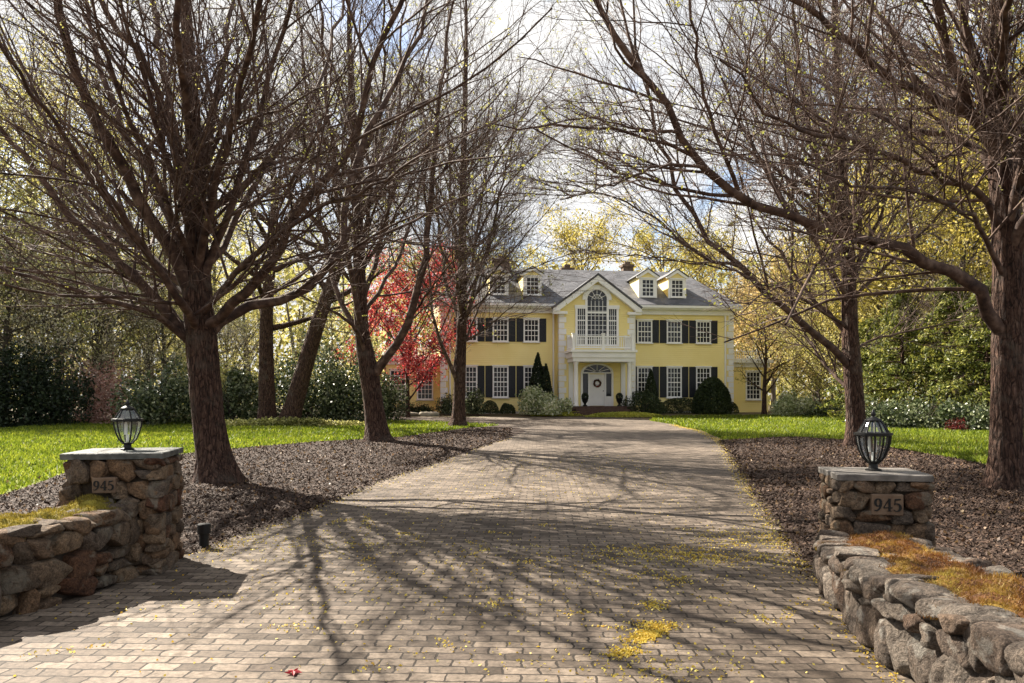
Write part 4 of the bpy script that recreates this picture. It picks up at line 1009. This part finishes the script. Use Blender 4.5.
S('groundcover_strip', gl(562,46.8), 3.5, .30, 44, leaf_lime, 'left strip of lime green groundcover before the porch steps', 'groundcover', nleaf=4200, lsize=.09, dep=1.0, lump=.1)
S('groundcover_strip', gl(625,45.6), 4.4, .30, 45, leaf_lime, 'right strip of lime green groundcover at the edge of the drive', 'groundcover', nleaf=5200, lsize=.09, dep=1.1, lump=.1)
S('rhododendron', gl(792,47), 3.0, 1.5, 46, leaf_pale, 'pale flowering rhododendron on the lawn edge right of the house', nleaf=3600, lsize=.16)
S('low_shrub', gl(830,46), 3.2, 1.1, 47, leaf_rhodo, 'low dark green shrub between the pale rhododendron and the second right tree', nleaf=3200, lsize=.13)
rk = empty('garden_rock', gl(402,46.6), 0, 'long pale flat rocks edging the bed before the left wing', 'rocks'); m = MB(); rng = RS(8)
stone(m, (0,0,.12), (1.9,.7,.35), 0, rng); rk_o = m.build('slab', rock_m, rk, smooth=True)
rk = empty('garden_rock', gl(428,46.8), 0, 'shorter pale rock beside the bed of the left wing', 'rocks'); m = MB(); stone(m, (0,0,.10), (1.2,.6,.3), 0, rng); m.build('slab', rock_m, rk, smooth=True)

# red maple in front of the left wing
leafy_tree('japanese_maple', gl(408,45.5), 8.3, 7.2, 51, leaf_red, 'bright red japanese maple in front of the left wing of the house', nleaf=17000, lsize=.14, trunk_r=.13, crown0=.12, nl=22, barkm=bark)
leafy_tree('small_tree', gl(764,48.5), 6.2, 4.6, 52, leaf_gold, 'small reddish stemmed tree with sparse gold leaves beside the right wing', nleaf=1500, lsize=.11, trunk_r=.16, crown0=.2, nl=16, barkm=bark)

# ------------------------------------------------------------------ avenue trees
def trunk_pts(base, pts, Y0, r, dys=None):
    out = [(*base, r[0])]
    for i, (px, py) in enumerate(pts): w = W(px, py, Y0+(0 if dys is None else dys[i])); out.append((w[0], w[1], w[2], r[i+1]))
    return out
# L1
b1 = gl(218,14.5)
t1 = trunk_pts(b1, [(208,420),(202,350),(197,290),(196,230),(194,140),(188,40),(184,-20),(186,-70)], 14.5, [.32,.275,.265,.26,.19,.14,.11,.08,.03])
s1 = [([(192,345),(170,326),(152,313),(97,298),(44,281),(-20,262),(-90,225)], -1.5, .085,.02),
 ([(190,332),(160,300),(138,285),(111,272),(44,253),(-30,225)], 1.5, .075,.02),
 ([(190,338),(176,326),(150,292),(117,259),(70,215),(22,154),(-40,90)], -.5, .14,.04),
 ([(194,300),(176,255),(145,206),(114,149),(79,83),(57,0)], -1.2, .16,.07),
 ([(195,290),(183,246),(150,178),(118,120),(95,50),(85,0)], 1.4, .13,.05),
 ([(196,285),(189,225),(176,154),(145,66),(101,0)], -.6, .12,.05),
 ([(196,250),(184,176),(165,79),(154,0)], .9, .13,.07),
 ([(196,240),(193,167),(186,88),(178,0)], -1.6, .12,.06),
 ([(197,270),(202,176),(220,79),(233,0)], 1.2, .14,.06),
 ([(197,280),(214,190),(240,95),(262,0)], -1.8, .10,.05),
 ([(200,345),(211,335),(231,316),(258,305),(299,296),(328,268),(346,235),(360,150),(395,79),(430,0)], .8, .13,.04),
 ([(199,330),(225,312),(249,295),(279,250),(300,205),(342,155),(369,79),(400,0)], -1.5, .12,.04),
 ([(198,300),(218,240),(237,189),(259,114),(285,22),(290,0)], -.8, .10,.04),
 ([(198,290),(230,230),(270,160),(318,80),(345,0)], 2.0, .09,.035),
 ([(198,310),(175,280),(130,240),(80,200),(30,120),(-20,60)], 2.2, .10,.03),
 ([(200,320),(240,270),(300,220),(360,190),(430,150)], -2.6, .08,.02),
 ([(196,330),(180,300),(120,215),(60,130),(-10,30)], -2.8, .10,.03)]
bare_tree('avenue_tree', b1, t1, s1, 14.5, 101, 'large many-limbed bare tree just behind the left gate pillar', per=(18,8,5), auto=(6,(3.2,6)), autoL=(3.5,5.5), twr=.0024, buds=4200, bud_size=.035)
b2 = gl(378,24)
t2 = trunk_pts(b2, [(374,410),(369,372),(362,330),(359,250),(355,160),(350,60),(348,-40)], 24, [.33,.29,.28,.21,.17,.13,.09,.03])
s2 = [([(372,378),(380,368),(396,348),(410,318),(419,279),(426,230),(436,130),(450,20),(452,0)], -1, .17,.04),
 ([(366,360),(360,335),(346,320),(328,308),(305,298),(280,285)], -1.5, .09,.02),
 ([(364,350),(352,316),(337,288),(326,245),(312,150),(300,40),(298,0)], 1.5, .11,.04),
 ([(362,330),(352,280),(338,200),(325,90),(318,0)], -1.8, .11,.04),
 ([(361,310),(378,255),(392,180),(400,80),(405,0)], 1.6, .10,.04),
 ([(410,318),(430,290),(452,262),(485,235)], -2, .05,.015),
 ([(361,320),(385,280),(410,230),(425,150),(420,60)], 2.4, .09,.03),
 ([(419,279),(450,215),(490,160),(530,120),(570,90)], -1.2, .04,.012,-.5),
 ([(430,190),(470,130),(520,70),(560,20)], -1.4, .04,.012,-.7),
 ([(362,300),(340,250),(300,205),(262,160),(240,90)], 1, .08,.02),
 ([(360,260),(372,180),(382,80),(385,0)], -2.2, .09,.04)]
bare_tree('avenue_tree', b2, t2, s2, 24, 102, 'bare tree forked low at the middle of the left mulch bed', per=(16,9,6), auto=(9,(3.6,9)), buds=2200, bud_size=.06)
b3 = gl(458,36)
t3 = trunk_pts(b3, [(459,405),(460,372),(462,320),(462,240),(464,140),(466,50),(466,-30)], 36, [.32,.27,.26,.22,.18,.13,.09,.03])
s3 = [([(458,384),(452,370),(441,345),(434,318),(430,280),(424,220)], -1, .12,.03),
 ([(462,350),(474,318),(490,290),(510,262),(530,230)], 1, .08,.02),
 ([(462,330),(480,270),(500,200),(515,120),(520,60)], -1.5, .10,.03),
 ([(462,340),(448,290),(438,220),(430,120),(428,40)], 1.6, .11,.03),
 ([(462,300),(478,230),(488,140),(492,40)], 2, .10,.03),
 ([(462,310),(495,270),(535,225),(565,190)], -2, .07,.015),
 ([(462,290),(452,200),(448,100),(445,10)], -1.6, .10,.03),
 ([(462,270),(500,195),(550,140),(600,105)], -3, .08,.015),
 ([(463,230),(510,140),(555,70),(580,20)], 1, .08,.02),
 ([(462,320),(500,285),(545,262),(590,250)], -3.5, .05,.012),
 ([(461,345),(490,325),(520,300),(545,290)], -2, .05,.012)]
bare_tree('avenue_tree', b3, t3, s3, 36, 103, 'bare tree at the far tip of the left mulch bed before the house', per=(20,9,6), auto=(14,(4,12)), buds=3600, bud_size=.085, autoL=(4.5,7.5))
b4 = gl(1005,13.3)
t4 = trunk_pts(b4, [(1006,430),(1008,350),(1009,290),(1006,220),(1000,150),(1000,60),(1004,-20),(1005,-80)], 13.3, [.27,.238,.24,.24,.21,.17,.11,.08,.03])
s4 = [([(1004,335),(990,305),(975,284),(950,271),(916,256),(883,243),(824,231),(787,215),(739,195),(703,167),(677,132),(651,88),(620,40),(592,0)], -1.6, .14,.05),
 ([(1002,190),(985,155),(962,140),(905,127),(866,110),(840,92),(790,70)], 1.3, .10,.025),
 ([(1000,160),(971,114),(936,101),(892,79),(857,48),(796,0)], -1.0, .12,.04),
 ([(1000,150),(954,97),(927,66),(883,22),(870,0)], 1.8, .11,.05),
 ([(1000,155),(967,105),(945,35),(936,0)], -.6, .12,.07),
 ([(1000,150),(989,110),(971,57),(965,0)], .9, .12,.07),
 ([(1002,140),(1003,57),(1008,0)], -1.5, .10,.06),
 ([(1005,200),(1025,120),(1050,30),(1060,0)], 1, .12,.06),
 ([(1006,260),(1040,190),(1090,110),(1130,20)], -1.2, .12,.04),
 ([(1005,280),(985,235),(955,205),(900,190),(850,185),(800,160)], -2.4, .06,.015),
 ([(1008,300),(1050,260),(1110,220),(1180,150)], 1.2, .12,.03),
 ([(1003,230),(975,190),(920,170),(850,140),(780,120),(720,60)], -2.6, .08,.02),
 ([(739,195),(722,150),(700,80),(690,0)], -1.6, .04,.015,-.85),
 ([(787,215),(770,170),(756,110),(740,20)], -.2, .035,.015,-.75),
 ([(703,167),(660,165),(610,185),(560,200)], -2.4, .03,.01,-1.1),
 ([(677,132),(640,130),(590,118),(545,125)], -1.4, .03,.01,-1.2),
 ([(883,243),(840,265),(780,285),(730,320)], -1.8, .03,.01,-.5)]
bare_tree('avenue_tree', b4, t4, s4, 13.3, 104, 'large bare tree at the right edge with one long limb arching over the drive', per=(18,8,5), auto=(6,(3.6,6)), autoL=(3.5,5.5), twr=.0024, buds=6200, bud_size=.04)
b5 = gl(857,22)
t5 = trunk_pts(b5, [(856,415),(853,370),(850,320),(848,250),(842,170),(838,80),(835,-20),(834,-90)], 22, [.28,.245,.24,.21,.17,.13,.10,.06,.03])
s5 = [([(851,368),(836,352),(813,334),(777,303),(740,267),(708,237),(677,189),(660,140),(640,60),(632,0)], -1.5, .13,.03),
 ([(852,392),(838,380),(824,363),(808,338),(790,300),(775,250)], 1.6, .07,.02),
 ([(850,338),(830,313),(810,298),(788,262),(760,225),(735,160),(715,90)], 1.2, .08,.02),
 ([(852,355),(861,345),(875,338),(916,330),(960,318),(990,300)], 1.0, .05,.02),
 ([(848,260),(831,198),(809,132),(800,60),(796,0)], -1.2, .11,.04),
 ([(847,250),(838,180),(828,88),(822,0)], 1.4, .11,.04),
 ([(848,270),(862,200),(880,110),(890,10)], -1.6, .09,.03),
 ([(848,290),(880,235),(915,190),(940,120)], 1.6, .08,.02),
 ([(849,300),(815,240),(770,180),(730,100),(700,20)], -2.4, .09,.02),
 ([(848,280),(825,220),(780,130),(755,40)], 2.4, .08,.02),
 ([(846,235),(790,180),(720,135),(640,110),(560,100)], -1, .08,.015),
 ([(850,330),(795,295),(720,268),(650,255),(600,258)], -2.5, .06,.012),
 ([(740,267),(700,255),(650,215),(590,190),(530,180)], -3, .05,.012,-.8),
 ([(677,189),(640,170),(590,150),(540,155)], -2.5, .04,.012,-1.2)]
bare_tree('avenue_tree', b5, t5, s5, 22, 105, 'bare tree on the right mulch bed behind the right lantern', per=(19,9,6), auto=(13,(3.4,9.5)), buds=6500, bud_size=.06)

# dark trunks at the edge of the left lawn
leafy_tree('woodland_tree', gl(267,37), 17, 9, 61, leaf_olive, 'upright dark trunked tree among the rhododendrons beyond the left lawn', nleaf=4200, lsize=.14, trunk_r=.42, crown0=.28, nl=20, barkm=bark)
lt = leafy_tree('woodland_tree', gl(287,36.5), 17, 8, 62, leaf_olive, 'thick tree leaning right among the rhododendrons beyond the left lawn', nleaf=4200, lsize=.14, trunk_r=.45, crown0=.35, nl=18, barkm=bark, lean=.30)

# rhododendrons and evergreens at the back of the left lawn
S('rhododendron', gl(165,38), 4.6, 3.2, 71, leaf_rhodo, 'large glossy rhododendron mound just left of the first avenue trunk', nleaf=9000, lsize=.17, lump=.2)
S('rhododendron', gl(232,39), 3.8, 2.7, 72, leaf_rhodo, 'rhododendron just right of the first avenue trunk', nleaf=7000, lsize=.17, lump=.2)
S('rhododendron', gl(310,40), 5.0, 4.2, 73, leaf_rhodo, 'tall rhododendron behind the leaning trunk', nleaf=9000, lsize=.18, lump=.25)
S('rhododendron', gl(352,40.5), 3.6, 4.4, 74, leaf_rhodo, 'tall rhododendron left of the second avenue trunk', nleaf=8000, lsize=.17, lump=.25)
S('rhododendron', gl(386,43), 2.6, 2.6, 75, leaf_rhodo, 'rhododendron between the second avenue trunk and the left wing', nleaf=4500, lsize=.15)
S('rhododendron', gl(205,42), 5.5, 4.4, 76, leaf_olive, 'taller olive green shrub rising behind the rhododendron mounds', nleaf=7000, lsize=.17, lump=.3)
for i, (px, Y, w, h, lab) in enumerate(((120,39.5,3.2,2.6,'pink tinged shrub behind the left lantern'),(88,41,3.8,3.4,'taller pink tinged shrub left of the left lantern'))):
    S('flowering_shrub', gl(px,Y), w, h, 80+i, leaf_pink, lab, nleaf=3600, lsize=.14, lump=.3)
for i, (px, Y, h, w, lab) in enumerate(((52,38,5.0,4.8,'dark evergreen at the back of the left lawn nearest the lantern'),(20,37.5,5.6,4.6,'dark evergreen near the left edge of the picture beyond the lawn'),(-25,36,6.2,5,'dark evergreen cut by the left edge of the picture'))):
    S('dark_evergreen', gl(px,Y), w, h*.75, 90+i, leaf_dark, lab, 'tree', nleaf=5600, lsize=.17, lump=.25)
S('groundcover_strip', gl(290,36), 9.0, .45, 95, leaf_olive, 'low leafy edging along the back of the left lawn', 'groundcover', nleaf=6000, lsize=.12, dep=1.0, lump=.2)
# right side evergreens
hem = [(900,38,6.4,5.2,'broad hemlock with drooping sprays behind the right lantern'),(948,36,6.8,5.4,'hemlock between the right lantern and the right edge trunk'),(985,34,6.2,5.0,'hemlock directly behind the right edge trunk'),(1040,33,8.0,6,'hemlock at the right edge of the picture'),(870,41,5.2,4.6,'shorter hemlock just right of the second right trunk')]
for i, (px, Y, h, w, lab) in enumerate(hem): conifer('hemlock', gl(px,Y), h, w, 110+i, leaf_needle, lab, nleaf=9000)
for i, (px, Y, w, h, lab) in enumerate(((885,35,3.0,1.6,'low rhododendron left of the right lantern top'),(925,34,3.2,1.5,'low rhododendron right of the right lantern top'),(975,32.5,3.2,1.5,'low rhododendron beside the right edge trunk'))):
    S('rhododendron', gl(px,Y), w, h, 120+i, leaf_rhodo, lab, nleaf=3600, lsize=.15)
S('red_azalea', gl(958,31.5), .9, .6, 130, leafmat('azalea_leaf', [(.03,.02,.012),(.08,.015,.014),(.20,.02,.02)]), 'small dark red azalea at the shaded back of the right lawn', nleaf=900, lsize=.07)

# woods: prototypes, then copies standing where each tree stands
pa = leafy_tree('budding_tree', gl(60,46), 19, 12, 201, leaf_yellow, 'yellow green budding tree in the woods left of the lawn', group='budding trees in the left woods', nleaf=9000, lsize=.16, trunk_r=.28, crown0=.22, nl=26)
for i, (px, Y, s) in enumerate(((-60,44,1.0),(-10,50,1.15),(110,52,1.0),(150,58,1.15),(30,58,1.3),(-110,50,1.2),(215,56,.8))):
    copy_tree(pa, gl(px,Y), i*1.3+.5, s)
pc = leafy_tree('olive_tree', gl(5,42), 12, 9, 203, leaf_olive, 'lower olive green tree in the left woods', group='olive trees in the left woods', nleaf=8000, lsize=.15, trunk_r=.2, crown0=.15, nl=24)
for i, (px, Y, s) in enumerate(((100,46,.85),(165,47,.75),(245,50,.72),(330,52,.62),(-60,40,.9))): copy_tree(pc, gl(px,Y), i*1.9+1, s)
pb = leafy_tree('budding_tree', gl(900,44), 15, 11, 202, leaf_gold, 'golden green budding tree in the woods behind the right lawn', group='budding trees in the right woods', nleaf=14000, lsize=.17, trunk_r=.26, crown0=.18, nl=26)
for i, (px, Y, s) in enumerate(((960,41,1.05),(1030,38,1.2),(850,50,.85),(990,50,1.3),(1090,42,1.3),(930,55,1.3))): copy_tree(pb, gl(px,Y), i*1.7+.7, s)
pd = leafy_tree('peach_tree', gl(795,57), 10.5, 8.5, 204, leaf_peach, 'peach and gold leafed tree beyond the right wing of the house', group='peach trees right of the house', nleaf=12000, lsize=.17, trunk_r=.2, crown0=.12, nl=24)
for i, (px, Y, s) in enumerate(((760,66,1.05),(840,60,1.0),(815,68,1.2))): copy_tree(pd, gl(px,Y), i*1.7+.7, s)
pe = leafy_tree('gold_tree', gl(580,74), 16.6, 11, 205, leaf_gold, 'golden tree showing above the roof of the house', group='golden trees behind the house', nleaf=9000, lsize=.22, trunk_r=.3, crown0=.4, nl=20)
for i, (px, Y, s) in enumerate(((660,78,1.0),(700,82,.95),(500,84,.93),(440,80,.9))): copy_tree(pe, gl(px,Y), i*1.1+.7, s)
pw_ = leafy_tree('spring_bush', gl(95,44.5), 7.5, 8, 206, leafmat('leaf_white_green', [(.25,.25,.13),(.55,.52,.36),(.78,.74,.60)], .35), 'tall bush speckled with pale new leaves at the back of the left lawn', cat='bush', group='pale spring bushes behind the left lawn', nleaf=9000, lsize=.12, trunk_r=.12, crown0=.05, nl=26)
for i, (px, Y, s_) in enumerate(((40,43,1.0),(-20,42,1.05),(150,47,.85),(225,47,.7))): copy_tree(pw_, gl(px,Y), i*2.1+.4, s_)
pg = leafy_tree('understory_bush', gl(860,47), 6.5, 7.5, 207, leaf_yellow, 'bushy yellow green undergrowth behind the right lawn', cat='bush', group='yellow green undergrowth behind the right lawn', nleaf=12000, lsize=.14, trunk_r=.12, crown0=.05, nl=26)
for i, (px, Y, s_) in enumerate(((905,46,.9),(960,44,1.0),(1030,42,1.0),(820,54,.8))): copy_tree(pg, gl(px,Y), i*2.1+.4, s_)
# far wood, one mass
rng = RS(9); n = 95000
xx = rng.uniform(-130,130,n); yy = rng.uniform(88,125,n); ht = 14+6*np.clip(np.abs(xx+2)/45, 0, 1.3)+2.5*np.sin(xx*.35)+1.5*np.sin(xx*.9+yy*.2)
zz = .9+ht*rng.rand(n)**1.15
V, Fc, t = leaf_quads(np.stack([xx,yy,zz], axis=1), .75, rng)
ft = np.stack([np.stack([x_:=rng.uniform(-130,130,160), rng.uniform(86,120,160), np.zeros(160)], axis=1)+np.array([0,0,.8])]*3, axis=1)
ft[:, 1, 2] += 6; ft[:, 2, 2] += 12; ft[:, 2, 0] += rng.normal(size=160)*.8
tag(raw('far_wood', V, Fc, leaf_yellow, None, t), 'far yellow green wood closing the view behind the house', 'wood', kind='stuff')
V, Fc = tubes(ft, np.tile([.3,.22,.1], (160,1)), 5); tag(raw('far_wood_trunks', V, Fc, bark_grey), 'distant bare stems standing in the far wood', 'wood', kind='stuff')

# ------------------------------------------------------------------ light, sky, camera
EL = math.radians(41); SD = np.array([.74,-.67])   # direction the shadows fall
SD /= np.linalg.norm(SD)
sun = bpy.data.lights.new('sun', 'SUN'); sun.energy = 4.8; sun.angle = math.radians(.4); sun.color = (1,.915,.79)
so = bpy.data.objects.new('sun', sun); C.objects.link(so)
ld = Vector((SD[0]*math.cos(EL), SD[1]*math.cos(EL), -math.sin(EL))); so.rotation_euler = ld.to_track_quat('-Z', 'Y').to_euler(); so.location = (-20,20,30)
w = bpy.data.worlds.new('World'); bpy.context.scene.world = w; w.use_nodes = True; nt = w.node_tree; nt.nodes.clear()
sky = nt.nodes.new('ShaderNodeTexSky'); sky.sky_type = 'NISHITA'; sky.sun_disc = False; sky.sun_elevation = EL
sky.sun_rotation = math.atan2(-SD[0], -SD[1]); sky.air_density = 1; sky.dust_density = 1.5
tc = nt.nodes.new('ShaderNodeTexCoord'); mp = nt.nodes.new('ShaderNodeMapping'); mp.inputs['Scale'].default_value = (1,1,2.2); nt.links.new(tc.outputs['Generated'], mp.inputs[0])
nz = noise(nt, mp.outputs[0], 2.6, 8, .58, .3)
cm = ramp(nt, nz.outputs['Fac'], [(0,0,0),(1,1,1)], [.41,.50])
n2 = noise(nt, mp.outputs[0], 5, 6, .6)
cc = ramp(nt, n2.outputs['Fac'], [(5.5,5.7,6.2),(10.5,10.4,10.3)], [.35,.6])
# ramps clamp at 1, so scale afterwards
sc1 = nt.nodes.new('ShaderNodeVectorMath'); sc1.operation = 'SCALE'; sc1.inputs[3].default_value = 1.0
cc = ramp(nt, n2.outputs['Fac'], [(.74,.76,.80),(1,.985,.96)], [.35,.6])
nt.links.new(cc, sc1.inputs[0]); sc1.inputs[3].default_value = 5.6
mx = mixc(nt, cm, sky.outputs[0], sc1.outputs[0])
bg = nt.nodes.new('ShaderNodeBackground'); bg.inputs[1].default_value = .052; nt.links.new(mx, bg.inputs[0])
ow = nt.nodes.new('ShaderNodeOutputWorld'); nt.links.new(bg.outputs[0], ow.inputs[0])
cam = bpy.data.cameras.new('camera'); co = bpy.data.objects.new('camera', cam); C.objects.link(co)
co.location = (0,0,CZ); co.rotation_euler = (PI/2,0,0); cam.sensor_width = 36; cam.lens = 36*F/1024; cam.shift_y = (HY-341.5)/1024; cam.clip_end = 3000; cam.clip_start = .05
sc = bpy.context.scene; sc.camera = co
sc.view_settings.view_transform = 'Standard'; sc.view_settings.look = 'None'; sc.view_settings.gamma = 1; sc.view_settings.use_curve_mapping = False
sc.view_settings.exposure = 2.05
sc.cycles.max_bounces = 4; sc.cycles.transparent_max_bounces = 8
